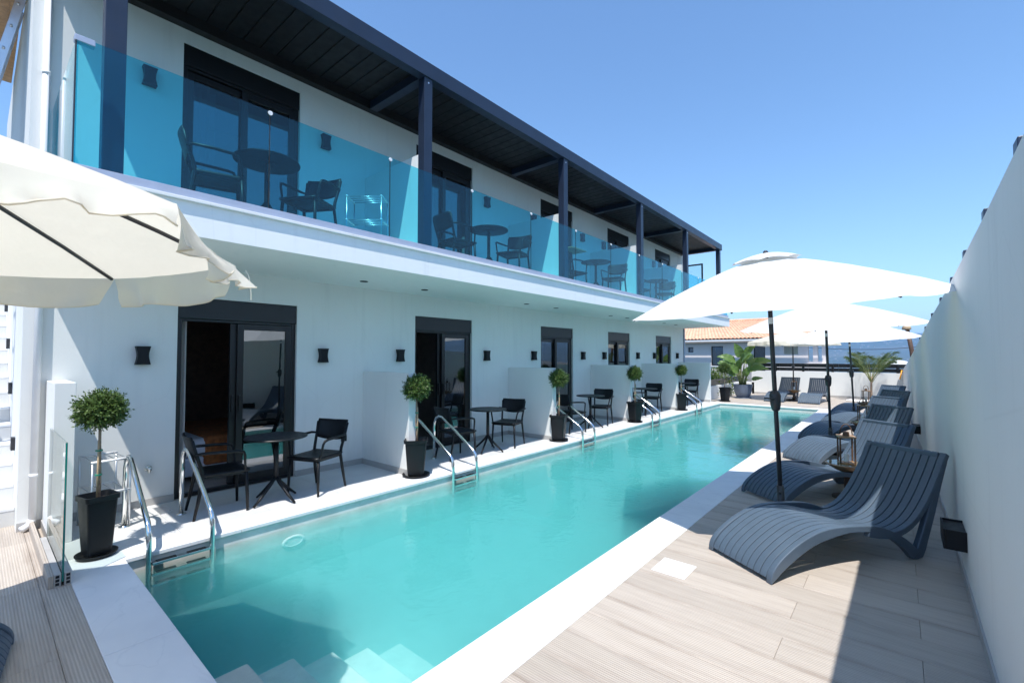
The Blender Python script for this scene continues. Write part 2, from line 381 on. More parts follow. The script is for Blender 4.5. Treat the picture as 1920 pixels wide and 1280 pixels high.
# ------------------------------------------------------------------ pool, deck, coping
PX0, PX1, PY0, PY1 = -4.85, -1.90, .82, 17.0
def wallx(y): return .335 if y < 6 else .335-(y-6)*.0165
basin = tag(empty('pool_basin'), kind='structure')
B(PX0-.15, PX1+.15, PY0-.15, PY1+.15, -.85, -.60).build('pool_floor', M['poolwall'], basin)
B(PX0-.15, PX0, PY0-.15, PY1+.15, -.60, -.032).build('pool_wall', M['poolwall'], basin)
B(PX1, PX1+.15, PY0-.15, PY1+.15, -.60, -.032).build('pool_wall', M['poolwall'], basin)
B(PX0, PX1, PY0-.15, PY0, -.60, -.032).build('pool_wall', M['poolwall'], basin)
B(PX0, PX1, PY1, PY1+.15, -.60, -.032).build('pool_wall', M['poolwall'], basin)
for k, (x, y) in enumerate([(-3.02, 1.11), (-2.97, 1.36), (-2.94, 1.61), (-2.90, 1.85), (-2.87, 2.10)]):
    y0 = [PY0, 1.11, 1.36, 1.61, 1.85][k]
    B(x, PX1, y0, y, -.60, [-.185, -.255, -.325, -.395, -.47][k]).build('pool_step', M['poolstep'], basin, bevel=.012)
W = B(PX0-.01, PX1+.01, PY0-.01, PY1+.01, -.61, -.13)
tag(W.build('water', M['water']), kind='structure')
t = thing('pool_light', 'round white pool light low on the near left pool wall', 'light', (PX0+.001, 2.2, -.27))
MB().lathe([(.11, 0), (.12, .006), (.11, .014), (.09, .015), (.085, .008), (0, .007)], 28).build('rim', M['whiteplastic'], t, angle=40)
t.children[0].rotation_euler = (0, R(90), 0); t.children[0].scale = (.5, 1, 1)
# coping slabs: 3 mm joints, 3 cm thick with a small lip over the water
cop = tag(empty('pool_coping'), kind='structure')
def slabs(x0, x1, y0, y1, L, along):
    n = max(1, round(((y1-y0) if along == 'y' else (x1-x0))/L)); step = ((y1-y0) if along == 'y' else (x1-x0))/n
    for i in range(n):
        if along == 'y': b = (x0, x1, y0+i*step+.0008, y0+(i+1)*step-.0008)
        else: b = (x0+i*step+.0008, x0+(i+1)*step-.0008, y0, y1)
        B(*b, -.034, 0).build('coping_slab', M['marble'], cop, bevel=.004)
slabs(PX1-.02, PX1+.32, .50, PY1+.32, 1.2, 'y')
slabs(-5.17, PX0+.02, .50, PY1+.32, 1.2, 'y')
slabs(PX0+.0205, PX1-.0205, .50, PY0+.02, 1.2, 'x')
slabs(PX0+.0205, PX1-.0205, PY1-.02, PY1+.32, 1.2, 'x')
# deck of ribbed planks, running across
deck = tag(empty('pool_deck'), kind='structure')
B(-8.6, .5, -3.2, .495, -.06, -.024).build('deck_bed', M['grout'], deck)
B(PX1+.325, .5, .495, 25, -.06, -.024).build('deck_bed', M['grout'], deck)
B(-6.5, PX1+.325, PY1+.325, 25, -.06, -.024).build('deck_bed', M['grout'], deck)
B(-8.6, 8, -3.2, 25, -2.4, -1.3).build('deck_base', M['tree_d'], deck)
PW = .252; far = MB()
def prow(x0, x1, y, joints, farmb=None):
    xs = [x0] + sorted(j for j in joints if x0+.05 < j < x1-.05) + [x1]
    for a, b in zip(xs[:-1], xs[1:]):
        if farmb is not None: farmb.box(a+.0007, b-.0007, y+.0009, y+PW-.0009, -.024, 0)
        else: B(a+.0007, b-.0007, y+.0009, y+PW-.0009, -.024, 0).build('deck_plank', M['plank'], deck, bevel=.002, seg=1)
row0 = 2.865
i = -24
while True:
    y = row0 + i*PW
    if y > 24.6: break
    js = [-.56-1.2*k for k in range(-1, 8)] if i % 2 == 0 else ([.06-1.2*k for k in range(0, 8)] if y < .4 else [.06])
    if y < -2.6: i += 1; continue
    if y+PW < .497:
        prow(-8.4, .33, y, js)
    elif y < .497:
        B(-8.4, .33, y+.0015, .497, -.024, 0).build('deck_plank', M['plank'], deck, bevel=.001, seg=1)
        B(PX1+.322, .33, .5, y+PW-.0015, -.024, 0).build('deck_plank', M['plank'], deck, bevel=.002, seg=1)
    elif y < PY1+.33:
        prow(PX1+.322, .33, y, js, None if y < 12 else far)
    else: prow(-6.4, .30, y, js, far)
    i += 1
tag(far.build('far_deck_planks', M['plank'], deck), kind='stuff')
# porch floor tiles
porch = tag(empty('porch_floor'), kind='structure')
B(-6.36, -5.175, .28, 17.8, -.06, -.012).build('porch_bed', M['grout'], porch)
y = .50
while y < 17.7:
    y2 = min(y+.80, 17.75)
    for x0, x1 in ((-6.35, -5.765), (-5.763, -5.1725)):
        B(x0, x1, y+.001, y2-.001, -.012, 0).build('floor_tile', M['porch'], porch)
    y = y2
t = tag(B(-1.50, -1.245, 3.43, 3.70, 0.0005, .006).build('skimmer_cover', M['whiteplastic'], bevel=.002), 'square white skimmer lid set in the sunlit deck', 'lid')

# ------------------------------------------------------------------ right wall
top = [(-3.2, 2.60), (2.3, 2.40), (3.2, 2.35), (5.7, 2.25), (6.6, 2.20), (8.4, 2.09), (10.3, 1.94), (13.4, 1.71), (17.15, 1.45), (22.3, 1.13)]
mb = MB(); vs = []; fs = []
for y, z in top:
    x = wallx(y); vs += [(x, y, -.3), (x, y, z), (x+.22, y, z), (x+.22, y, -.3)]
for i in range(len(top)-1):
    for k in range(4): fs.append((4*i+k, 4*i+(k+1) % 4, 4*i+4+(k+1) % 4, 4*i+4+k))
fs += [(0, 3, 2, 1), (len(vs)-4, len(vs)-3, len(vs)-2, len(vs)-1)]
rw = thing('boundary_wall', 'tall white plastered wall running along the sun lounger deck', 'wall')
MB().add(vs, fs).build('wall', M['plaster'], rw)
mb = MB()
for a, b in ((-3.2, 6), (6, 22.2)):
    mb.add([(wallx(a)-.012, a, 0), (wallx(a)-.0005, a, 0), (wallx(b)-.0005, b, 0), (wallx(b)-.012, b, 0),
            (wallx(a)-.012, a, .075), (wallx(a)-.0005, a, .075), (wallx(b)-.0005, b, .075), (wallx(b)-.012, b, .075)],
           [(0,3,2,1),(4,5,6,7),(0,1,5,4),(1,2,6,5),(2,3,7,6),(3,0,4,7)])
mb.build('skirting', M['skirt'], rw)
def ztop(y):
    for (a, za), (b, zb) in zip(top[:-1], top[1:]):
        if a <= y <= b: return za+(zb-za)*(y-a)/(b-a)
    return 1
post0 = None
nm = ['nearest', 'second', 'third', 'fourth', 'fifth', 'sixth', 'seventh', 'eighth', 'ninth']
for i, y in enumerate((2.62, 3.56, 4.60, 5.72, 6.9, 8.2, 9.6, 11.2)):
    l = f'{nm[i]} black fence post end poking above the right wall'
    if post0 is None:
        post0 = tag(B(-.035, .035, -.045, .045, -.3, 0).build('fence_post', M['navy'], bevel=.004), l, 'fence post', 'fence posts behind the right wall'); p = post0
    else: p = copy_tree(post0, label=l)
    p.location = (wallx(y)+.06, y, ztop(y)+.11)
def wall_box(y, l):
    t = thing('wall_planter', l, 'planter', (wallx(y), y, .27), group='black boxes low on the right wall')
    b = MB()
    b.box(-.125, -.113, -.16, .16, 0, .14); b.box(-.113, -.001, -.16, -.148, 0, .14); b.box(-.113, -.001, .148, .16, 0, .14); b.box(-.113, -.001, -.148, .148, 0, .012)
    b.box(-.1125, -.0015, -.1475, .1475, .0125, .128)
    b.build('box', M['blackmat'], t, bevel=.003)
    return t
wb = wall_box(4.7, 'black open box fixed low on the right wall beside the nearest lounger')
copy_tree(wb, loc=(wallx(11.0), 11.0, .27), label='small black box low on the right wall behind the third lounger back')

# ------------------------------------------------------------------ building
YB0, YB1 = .30, 17.75
FX = -6.35
doorY = [1.52, 4.91, 8.52, 11.73, 15.08]; DW = 1.37; DH = 2.34
bld = thing('hotel_building', 'two storey white plastered hotel wing with black sliding doors beside the pool', 'building')
mw = MB()
for z0, zt in ((0, 2.70), (3.0, 5.70)):
    ys = [YB0] + sum([[d, d+DW] for d in doorY], []) + [YB1]
    for a, b in zip(ys[0::2], ys[1::2]): mw.box(FX-.22, FX, a, b, z0, zt)
    for d in doorY: mw.box(FX-.22, FX, d, d+DW, z0+DH, zt)
mw.build('facade_wall', M['plaster'], bld)
B(-12, FX-.22, YB0, YB0+.2, -.3, 5.7).build('end_wall', M['plaster'], bld)
B(-12, FX-.22, YB1-.2, YB1, -.3, 5.7).build('end_wall', M['plaster'], bld)
B(-12.2, -12, YB0, YB1, -.3, 5.7).build('rear_wall', M['plaster'], bld)
B(-12.2, FX, YB0, YB1, 5.7, 5.82).build('roof', M['plaster'], bld)
B(-12, FX-.22, YB0+.2, YB1-.2, 2.70, 3.0).build('floor_slab', M['inwall'], bld)
B(-12, FX-.0, YB0, YB1, -.3, -.001).build('floor_slab', M['inwall'], bld)
for y in (3.90, 7.35, 10.72, 13.90):
    for z0, z1 in ((0, 2.7), (3.0, 5.7)): B(-12, FX-.22, y-.08, y+.08, z0, z1).build('room_wall', M['inwall'], bld)
for z0, z1 in ((0, 2.7), (3.0, 5.7)): B(-9.4, -9.3, YB0+.2, YB1-.2, z0+.001, z1).build('room_wall', M['inwall'], bld)
# balcony slab + ledge
slab = B(FX, -4.70, YB0+.0, 17.77, 2.70, 2.992).build('balcony_slab', M['soffit'], bld)
B(FX, -4.668, YB0+.0-.02, 17.79, 2.992, 3.022).build('balcony_ledge', M['plaster'], bld, bevel=.004)
# skirting along the porch
sk = []
parts_y = [3.92, 7.36, 10.75, 13.92, 17.06]
ys = [YB0] + sum([[d, d+DW] for d in doorY], []) + [YB1]
for a, b in zip(ys[0::2], ys[1::2]): B(FX+.0005, FX+.011, a, b, 0, .08).build('skirting', M['skirt'], bld)
# partitions between the terraces, downstairs and upstairs
ordn = ['nearest', 'second', 'third', 'fourth', 'fifth']
for i, y in enumerate(parts_y):
    for up in (0, 1):
        z = 3.022*up
        if up and i == 4: continue
        t = thing('partition_wall', f'{ordn[i]} low white partition wall {"upstairs on the balcony" if up else "between poolside terraces"}', 'wall', (0, y, z), group='upstairs partition walls' if up else 'poolside partition walls')
        xe = -5.20 if not up else -5.035
        B(FX+.001, xe, 0, .12, 0, 1.41).build('wall', M['plaster'], t, bevel=.004)
        if not up: B(FX+.012, xe+.011, -.011, -.0005, 0, .08).build('skirting', M['skirt'], t)
t = thing('partition_wall', 'white end pillar wall beside the stairs with glass panel attached', 'wall', (0, .47, 0))
B(-6.34, -5.66, 0, .14, 0, 1.41).build('wall', M['plaster'], t, bevel=.004)
B(-6.34, -5.66, -.011, -.0005, 0, .08).build('skirting', M['skirt'], t)
# doors
def make_door(z, open_, dark):
    d = empty('sliding_door', (FX, 0, z), parent=bld); KIDS.setdefault(bld.name, []).append(d)
    f = MB(); a = -.12; b = -.045
    f.box(a, b, 0, .055, 0, DH); f.box(a, b, DW-.055, DW, 0, DH); f.box(a, b, .055, DW-.055, 0, .045)
    f.box(a, b, .055, DW-.055, 2.06, 2.09)
    f.build('frame', M['black'], d, bevel=.004)
    sb = MB(); sb.box(a+.01, -.02, .0, DW, 2.09, DH-.001); sb.build('shutter_box', M['black'], d, bevel=.006)
    def leaf(y0, y1, x, nm):
        l = MB(); s = .075
        l.box(x-.02, x+.02, y0, y0+s, .05, 2.055); l.box(x-.02, x+.02, y1-s, y1, .05, 2.055)
        l.box(x-.02, x+.02, y0+s, y1-s, .05, .05+s*1.3); l.box(x-.02, x+.02, y0+s, y1-s, 2.055-s, 2.055)
        lo = l.build(nm, M['black'], d, bevel=.003)
        g = B(x-.004, x+.004, y0+s, y1-s, .05+s*1.3, 2.055-s).build('glass', M['doorglass'], lo)
        B(x+.02, x+.045, y0+.02, y0+.045, .95, 1.15).build('handle', M['black'], lo)
        return lo
    leaf(DW*.47, DW-.056, -.065, 'door_leaf')
    if not open_: leaf(.056, DW*.53, -.108, 'door_leaf')
    else: leaf(DW*.47-.07, DW-.06, -.108, 'door_leaf')
    MB().lathe([(.008, 0), (.008, .012), (0, .014)], 10).build('stud', M['whiteplastic'], d, loc=(-.044, DW-.12, 2.12))
    return d
dopen = make_door(0, True, True); dclosed = make_door(0, False, True)
dopen.location.y = doorY[0]
for up in (0, 1):
    for i, y in enumerate(doorY):
        if up == 0 and i == 0: continue
        src = dopen if (up == 0 and i == 1) else dclosed
        if up == 0 and i == 2: dclosed.location = (FX, y, 0); continue
        c = copy_tree(src, parent=bld); c.location = (FX, y, 3.022*up*.995)
# curtains inside closed doors
for up in (0, 1):
    for i, y in enumerate(doorY):
        if up == 0 and i < 2: 
            rng = (.03, .15) if i == 0 else (.02, .06)
        else: rng = (.02, .62 if i % 2 else .40)
        a, b = rng
        g = MB().grid(lambda u, v: (FX-.26+.03*math.sin(u*(b-a)*70+.3*v), y+a+(b-a)*u, 3.02*up+.02+2.05*v), 60, 4)
        cobj = tag(g.build('curtain', M['curtain'], smooth=True), f'white curtain hanging inside the {ordn[i]} {"upstairs" if up else "ground floor"} door', 'curtain', 'curtains behind the doors')
# bed in the nearest room
t = thing('bed', 'double bed with white linen and burnt orange throw inside nearest room', 'bed', (-8.0, 2.3, 0))
B(-.95, .95, -1.2, 1.0, .08, .32).build('base', M['bedwhite'], t, bevel=.02)
B(-.97, .97, -1.22, 1.02, .32, .56).build('mattress', M['bedwhite'], t, bevel=.07, seg=4)
B(-.985, .985, -.3, 1.035, .20, .585).build('throw', M['orange'], t, bevel=.05, seg=4)
B(-.6, -.1, -1.1, -.75, .56, .68).build('pillow', M['bedwhite'], t, bevel=.05, seg=4)
t = thing('wardrobe', 'dark wardrobe with pale mirror door seen through the open nearest door', 'wardrobe', (-9.1, 1.5, 0))
B(-.2, .2, -.6, 1.5, 0, 2.3).build('cabinet', M['darkwood'], t, bevel=.01)
B(.2, .215, -.5, .3, .1, 2.0).build('mirror', M['whitepipe'], t)
# pipes, lamps
t = thing('downpipe', 'white rain downpipe running down the near facade corner', 'pipe', (FX+.04, .40, 0))
MB().tube([(0, 0, .06), (0, 0, 5.4)], .028, 16).build('pipe', M['whitepipe'], t, smooth=True)
for z in (.5, 2.4, 4.4): MB().tube([(0, 0, z), (0, 0, z+.03)], .032, 16).build('bracket', M['whitepipe'], t, smooth=True)
MB().tube([(0, 0, .10), (0, -.02, .05), (.03, -.07, .03)], .030, 14).build('elbow', M['whitepipe'], t, smooth=True)
t = thing('downpipe', 'thin grey drain pipe at the far end corner of the white building', 'pipe', (FX+.03, YB1-.06, 0))
MB().tube([(0, 0, 0), (0, 0, 2.69)], .03, 10).build('pipe', M['alu'], t, smooth=True)
lampm = MB()
prof = [(.066, 0), (.058, .03), (.050, .07), (.048, .10), (.050, .13), (.058, .17), (.066, .20)]
outl = [(x, z) for x, z in prof]
lv = []; lf = []
for hw, z in prof: lv += [(0.004, -hw, z), (.085, -hw, z), (.085, hw, z), (.004, hw, z)]
for i in range(len(prof)-1):
    for k in range(4): lf.append((4*i+k, 4*i+(k+1) % 4, 4*i+4+(k+1) % 4, 4*i+4+k))
lf += [(0, 3, 2, 1), tuple(range(len(lv)-4, len(lv)))]
lampm.add(lv, lf)
lamp0 = None
lampY = [1.20, 3.25, 4.58, 6.66, 8.21, 10.31, 11.44, 13.59, 14.87, 16.94]
for up in (0, 1):
    for i, y in enumerate(lampY):
        side = 'left' if i % 2 == 0 else 'right'
        l = f'black hourglass wall lamp to the {side} of the {ordn[i//2]} {"upstairs" if up else "ground floor"} door'
        if lamp0 is None:
            lamp0 = thing('wall_lamp', l, 'wall lamp', group='black hourglass wall lamps')
            lampm.build('body', M['blackmat'], lamp0, bevel=.003, angle=40)
            B(0, .004, -.04, .04, .04, .16).build('wall_plate', M['blackmat'], lamp0); c = lamp0
        else: c = copy_tree(lamp0, label=l)
        c.location = (FX, y, 1.555+3.1*up)
t = tag(B(FX, FX+.012, 3.56, 3.65, .38, .47).build('power_socket', M['blackmat'], bevel=.003), 'square black outdoor socket on the wall beside the nearest right chair', 'socket')
t = thing('wall_tap', 'small chrome tap on the wall left of the nearest door', 'tap', (FX, 1.28, .41))
MB().lathe([(.035, 0), (.035, .008), (.015, .012), (.015, .05), (.02, .05), (.02, .07), (0, .07)], 16).build('valve', M['chrome'], t, smooth=True).rotation_euler = (0, R(90), 0)
MB().tube([(.04, 0, 0), (.055, 0, -.01), (.058, 0, -.04)], .011, 8).build('spout', M['chrome'], t, smooth=True)
t = tag(B(-6.2, -5.9, 1.30, 1.42, .0005, .006).build('floor_drain', M['brushed'], bevel=.001), 'small steel floor drain on the shaded nearest terrace', 'drain')
sp0 = None
for i, y in enumerate((3.54, 4.62, 7.22, 8.26, 10.75, 11.7, 14.3, 15.3)):
    l = f'{(nm)[i]} small recessed black downlight in the white balcony soffit'
    if sp0 is None:
        sp0 = thing('downlight', l, 'downlight', group='soffit downlights')
        MB().lathe([(0, .0), (.042, .0), (.055, -.006), (.055, .0)], 20).build('rim', M['blackmat'], sp0, smooth=False); c = sp0
    else: c = copy_tree(sp0, label=l)
    c.location = (-5.74, y, 2.698)

# glass balustrade
bal = thing('glass_balustrade', 'blue tinted frameless glass balustrade along the upstairs balcony', 'balustrade')
B(-4.785, -4.705, .42, 17.66, 3.022, 3.10).build('base_channel', M['alu'], bal, bevel=.003)
B(-6.34, -4.785, .42, .50, 3.022, 3.10).build('base_channel', M['alu'], bal, bevel=.003)
B(-6.34, -4.785, 17.58, 17.66, 3.022, 3.10).build('base_channel', M['alu'], bal, bevel=.003)
jy = [.45+1.41*k for k in range(12)] + [17.64]
for a, b in zip(jy[:-1], jy[1:]):
    B(-4.752, -4.740, a+.008, b-.008, 3.09, 4.09).build('glass_panel', M['blueglass'], bal)
    if a > 1:
        c = MB().lathe([(.022, -.006), (.022, .006)], 14).build('clamp', M['whiteplastic'], bal, loc=(-4.736, a, 4.065)); c.rotation_euler = (0, R(90), 0)
        B(-4.750, -4.742, a-.003, a+.003, 3.1, 4.05).build('joint', M['umbdark'], bal)
B(-6.33, -4.76, .455, .467, 3.09, 4.09).build('glass_panel', M['blueglass'], bal)
B(-6.33, -4.76, 17.625, 17.637, 3.09, 4.09).build('glass_panel', M['blueglass'], bal)
B(-4.762, -4.735, .447, .456, 3.09, 4.05).build('corner_post', M['umbdark'], bal)
B(-4.80, -4.730, .442, .56, 4.055, 4.10).build('corner_cap', M['alu'], bal, bevel=.002)

# pergola over the balcony
per = thing('pergola', 'black navy steel pergola roof covering the upstairs balcony', 'pergola')
PYa, PYb = .38, 17.62
B(-5.02, -4.88, PYa, PYb, 5.49, 5.70).build('front_beam', M['navy'], per, bevel=.004)
B(FX+.001, FX+.12, PYa, PYb, 5.50, 5.66).build('wall_beam', M['navyceil'], per)
B(FX+.12, -5.02, PYb-.12, PYb, 5.50, 5.66).build('end_beam', M['navy'], per)
B(FX+.12, -5.02, PYa, PYa+.12, 5.50, 5.66).build('end_beam', M['navy'], per)
B(FX+.001, -5.02, PYa, PYb, 5.661, 5.69).build('roof_sheet', M['navy'], per)
colY = [.635, 3.92, 7.33, 10.79, 14.03, 17.36]
for y in colY:
    B(-5.03, -4.90, y, y+.14, 3.022, 5.489).build('column', M['navy'], per, bevel=.004)
    MB().lathe([(.012, -.004), (.012, .004)], 8).build('bolt', M['brushed'], per, loc=(-4.899, y+.07, 5.42)).rotation_euler = (0, R(90), 0)
for y in colY[1:-1]: B(FX+.12, -5.02, y, y+.13, 5.50, 5.618).build('cross_beam', M['navy'], per)
y = PYa+.12
board = None
while y < PYb-.14:
    if board is None:
        board = B(FX+.121, -5.021, .004, .196, 5.620, 5.66).build('ceiling_board', M['navyceil'], per, bevel=.006, seg=1, loc=(0, y, 0))
    else:
        c = board.copy(); COL.objects.link(c); c.location = (0, y, 0)
    y += .2
t = thing('glazed_gate', 'open black framed glazed gate at the far end of the upstairs balcony', 'gate', (-6.12, 17.45, 3.03))
f = MB(); f.box(0, .60, 0, .04, 2.0, 2.05); f.box(0, .05, 0, .04, 0, 2.0); f.box(.55, .60, 0, .04, 0, 2.0); f.box(.05, .55, 0, .04, 0, .05)
f.build('frame', M['black'], t); B(.05, .55, .018, .024, .05, 2.0).build('glass', M['clearglass'], t)

# white staircase
st = thing('white_staircase', 'white plastered outdoor staircase climbing along the end wall', 'staircase')
for k in range(17):
    x = -6.62-.285*k; B(x-.285, x, -1.35, YB0-.001, 0 if k < 3 else .175*(k-2), .175*(k+1)-.03).build('step', M['stairwhite'], st)
    B(x-.285, x+.004, -1.37, YB0-.001, .175*(k+1)-.0299, .175*(k+1)).build('tread', M['marble'], st, bevel=.004)
sl0 = None
for i, k in enumerate((1, 4, 7, 10)):
    l = f'{["lowest","second lowest","third","topmost"][i]} small dark step light on the wall beside the white stairs'
    if sl0 is None:
        sl0 = tag(B(0, .12, -.03, 0, 0, .13).build('step_light', M['umbdark'], bevel=.004), l, 'step light', 'step lights by the staircase'); c = sl0
    else: c = copy_tree(sl0, label=l)
    c.location = (-6.62-.285*k-.1, YB0-.001, .175*(k+1)+.34)
# glass screen at the corner with its channel
t = thing('glass_screen', 'clear green edged glass screen beside the nearest potted topiary', 'glass screen', (0, .45, 0))
B(-5.66, -4.63, .0, .012, .03, 1.02).build('glass', M['clearglass'], t)
B(-4.629, -4.623, .0, .012, .03, 1.02).build('glass_edge', M['edgeglass'], t)
f = MB(); f.box(-5.66, -4.62, -.04, -.003, 0.0005, .09); f.box(-5.66, -4.62, .015, .05, 0.0005, .09); f.build('channel', M['skirt'], t)
B(-6.34, -4.622, -.070, -.041, .0005, .088).build('curb', M['plank'], t, bevel=.003)
for xx in (-.032, .024): 
    f = MB()
    for q in range(3): f.box(-4.62, -4.617, xx, xx+.02, .012+q*.026, .030+q*.026)
    f.build('hollow_shade_patch', M['black'], t)  # solid black patches on the channel end, painting the shade inside its hollows
# ladder at top left and wooden eave
t = thing('aluminium_ladder', 'aluminium extension ladder leaning at the top left corner', 'ladder')
a0, a1 = Vector((-7.42, .26, 5.68)), Vector((-7.20, -.66, .56))
for dx in (0, .10, ): MB().bar(a0+Vector((dx*.6, .06*dx, 0)), a1+Vector((dx*.6, .06*dx, 0)), .075, .025, (1, 0, 0)).build('rail', M['brushed'], t, bevel=.003)
for dx in (-.36,): MB().bar(a0+Vector((dx, 0, 0)), a1+Vector((dx, 0, 0)), .075, .025, (1, 0, 0)).build('rail', M['brushed'], t, bevel=.003)
for q in range(18):
    p = a0.lerp(a1, .03+q*.054); MB().tube([p+Vector((-.36, 0, 0)), p+Vector((.085, 0, 0))], .014, 8).build('rung', M['brushed'], t, smooth=True)
eave = thing('wooden_eave', 'honey wood boarded eave behind the ladder at the top left', 'eave', (0, 0, 0))
for q in range(8): B(-10.2, -6.6, -.52+.1*q+.001, -.52+.1*(q+1)-.001, 5.78, 5.81).build('board', M['wood'], eave)
B(-10.2, -6.6, -.53, .275, 5.811, 5.95).build('roof_deck', M['whitepipe'], eave)

# ------------------------------------------------------------------ pool ladders
def ladder(parent):
    for y in (0, .46):
        r = MB().tube([(-5.75, y, 0), (-5.75, y, .50), (-5.74, y, .58), (-5.70, y, .655), (-5.63, y, .69), (-5.55, y, .68), (-5.47, y, .63), (-5.1, y, .40),
                   (-4.86, y, .25), (-4.82, y, .205), (-4.80, y, .15), (-4.795, y, .08), (-4.79, y, -.31)], .0215, 12)
        r.build('rail', M['chrome'], parent, smooth=True)
        MB().lathe([(.045, 0), (.045, .008), (.024, .012), (.024, .014)], 20, (-5.75, y, 0)).build('flange', M['chrome'], parent, smooth=True)
    for z in (-.09, -.18, -.27):
        s = MB(); s.box(-4.82, -4.765, .02, .44, z, z+.022); o = s.build('rung', M['chrome'], parent, bevel=.004)
        for a in (.05, .27): B(-4.815, -4.77, a, a+.14, z+.0225, z+.026).build('grip', M['blackmat'], o)
lad0 = thing('pool_ladder', 'chrome pool ladder nearest the camera beside the first potted topiary', 'pool ladder', (0, .985, 0), group='chrome pool ladders')
ladder(lad0)
for i, y in enumerate((4.38, 7.80, 11.12, 14.42)):
    copy_tree(lad0, loc=(0, y, 0), label=f'chrome pool ladder just beyond the {ordn[i+1]} potted topiary')

# ------------------------------------------------------------------ chairs and tables
def make_chair():
    t = thing('armchair', '', 'chair', group='')
    m = M['blackmat']
    s = MB()
    def seat(u, v):
        x = (u-.5)*.45; y = (v-.5)*.44; return (x*(1-.04*(1-v)), y, .445 - .018*math.sin(math.pi*v)*math.sin(math.pi*u) + .012*(v < .05))
    s.grid(seat, 8, 8)
    so_ = s.build('seat', m, t, smooth=True); md = so_.modifiers.new('solid', 'SOLIDIFY'); md.thickness = .028; md.offset = -1
    bk = MB()
    def back(u, v):
        x = (u-.5)*.46; zb = .575+.035*abs(2*u-1)**2.2; z = zb+(.825+.008*abs(2*u-1)-zb)*v
        y = -.215-.10*((z-.45)/.38) - .035*(1-(2*u-1)**2); 
        if v == 1: x *= .985
        return (x, y, z)
    bk.grid(back, 12, 6); bo = bk.build('backrest', m, t, smooth=True); md = bo.modifiers.new('solid', 'SOLIDIFY'); md.thickness = .014
    for sx in (-1, 1):
        MB().tube([(sx*.205, .19, .43), (sx*.215, .20, .2), (sx*.222, .205, 0)], [.019, .017, .013], 8).build('leg', m, t, smooth=True)
        MB().tube([(sx*.232, -.30, .80), (sx*.218, -.265, .66), (sx*.205, -.215, .50), (sx*.203, -.20, .42), (sx*.215, -.235, .2), (sx*.225, -.275, 0)], [.014, .017, .018, .019, .017, .013], 8).build('leg', m, t, smooth=True)
        MB().tube([(sx*.222, -.27, .655), (sx*.262, -.22, .665), (sx*.272, -.05, .66), (sx*.268, .10, .650), (sx*.262, .15, .635), (sx*.252, .165, .60), (sx*.225, .175, .46), (sx*.21, .18, .43)], [.012, .015, .017, .016, .015, .014, .013, .013], 8).build('armrest', m, t, smooth=True)
    f = MB(); f.box(-.2, .2, .17, .2, .395, .425); f.box(-.2, .2, -.2, -.17, .395, .425); f.box(-.205, -.175, -.17, .17, .395, .425); f.box(.175, .205, -.17, .17, .395, .425)
    f.build('seat_frame', m, t, bevel=.004)
    return t
def make_table():
    t = thing('bistro_table', '', 'table', group='')
    m = M['blackmat']
    MB().lathe([(0, .712), (.30, .712), (.325, .718), (.328, .728), (.322, .735), (.30, .734), (0, .733)], 40).build('tabletop', m, t, angle=40)
    MB().tube([(0, 0, .71), (0, 0, .24)], .027, 12).build('column', m, t, smooth=True)
    MB().lathe([(.10, .70), (.10, .712)], 16).build('bracket', m, t)
    for k in range(4):
        a = R(20+90*k); c, s = math.cos(a), math.sin(a)
        MB().tube([(.015*c, .015*s, .27), (.06*c, .06*s, .21), (.20*c, .20*s, .08), (.285*c, .285*s, .012)], [.02, .019, .016, .013], 8).build('leg', m, t, smooth=True)
    return t
ch0 = make_chair(); tb0 = make_table(); used = [0, 0]
def place(src, k, x, y, z, deg, label, group):
    rz = R(deg-90)
    if not used[k]: used[k] = 1; c = src; c.location = (x, y, z); c.rotation_euler = (0, 0, rz); c['label'] = label; c['group'] = group
    else: c = copy_tree(src, loc=(x, y, z), rz=rz, label=label, group=group)
    return c
low = [((-5.46, 2.27), (-5.60, 1.76, 84), (-5.51, 2.76, -68)),
       ((-5.47, 5.80), (-5.55, 5.16, 80), (-5.55, 6.42, -72)),
       ((-5.50, 9.30), (-5.50, 8.50, 75), (-5.54, 9.84, -75)),
       ((-5.50, 12.30), (-5.62, 11.85, 70), (-5.58, 12.92, -80)),
       ((-5.55, 15.62), (-5.62, 15.1, 80), (-5.56, 16.1, -80))]
for i, (tt, a, b) in enumerate(low):
    place(tb0, 1, *tt, 0, 90, f'round black bistro table on the {ordn[i]} poolside terrace', 'poolside bistro tables')
    place(ch0, 0, a[0], a[1], 0, a[2], f'black armchair on the near side of the {ordn[i]} poolside terrace table', 'poolside armchairs')
    place(ch0, 0, b[0], b[1], 0, b[2], f'black armchair on the far side of the {ordn[i]} poolside terrace table', 'poolside armchairs')
upl = [((-5.20, 2.02), (-5.34, 1.60, 76), (-5.32, 2.54, -60)),
       ((-5.22, 5.55), (-5.38, 4.98, 85), (-5.22, 6.18, -75)),
       ((-5.18, 9.02), (-5.42, 8.45, 80), (-5.10, 9.72, -80)),
       ((-5.20, 12.4), (-5.42, 11.8, 80), (-5.20, 13.05, -80))]
for i, (tt, a, b) in enumerate(upl):
    z = 3.023
    place(tb0, 1, *tt, z, 90, f'round black bistro table on the {ordn[i]} upstairs balcony', 'balcony bistro tables')
    place(ch0, 0, a[0], a[1], z, a[2], f'black armchair on the near side of the {ordn[i]} upstairs balcony table', 'balcony armchairs')
    place(ch0, 0, b[0], b[1], z, b[2], f'black armchair on the far side of the {ordn[i]} upstairs balcony table', 'balcony armchairs')
t = thing('side_table', 'small wooden topped table on the third upstairs balcony', 'table', (-5.25, 8.0, 3.023))
B(-.28, .28, -.28, .28, .80, .825).build('tabletop', M['wood'], t, bevel=.004)
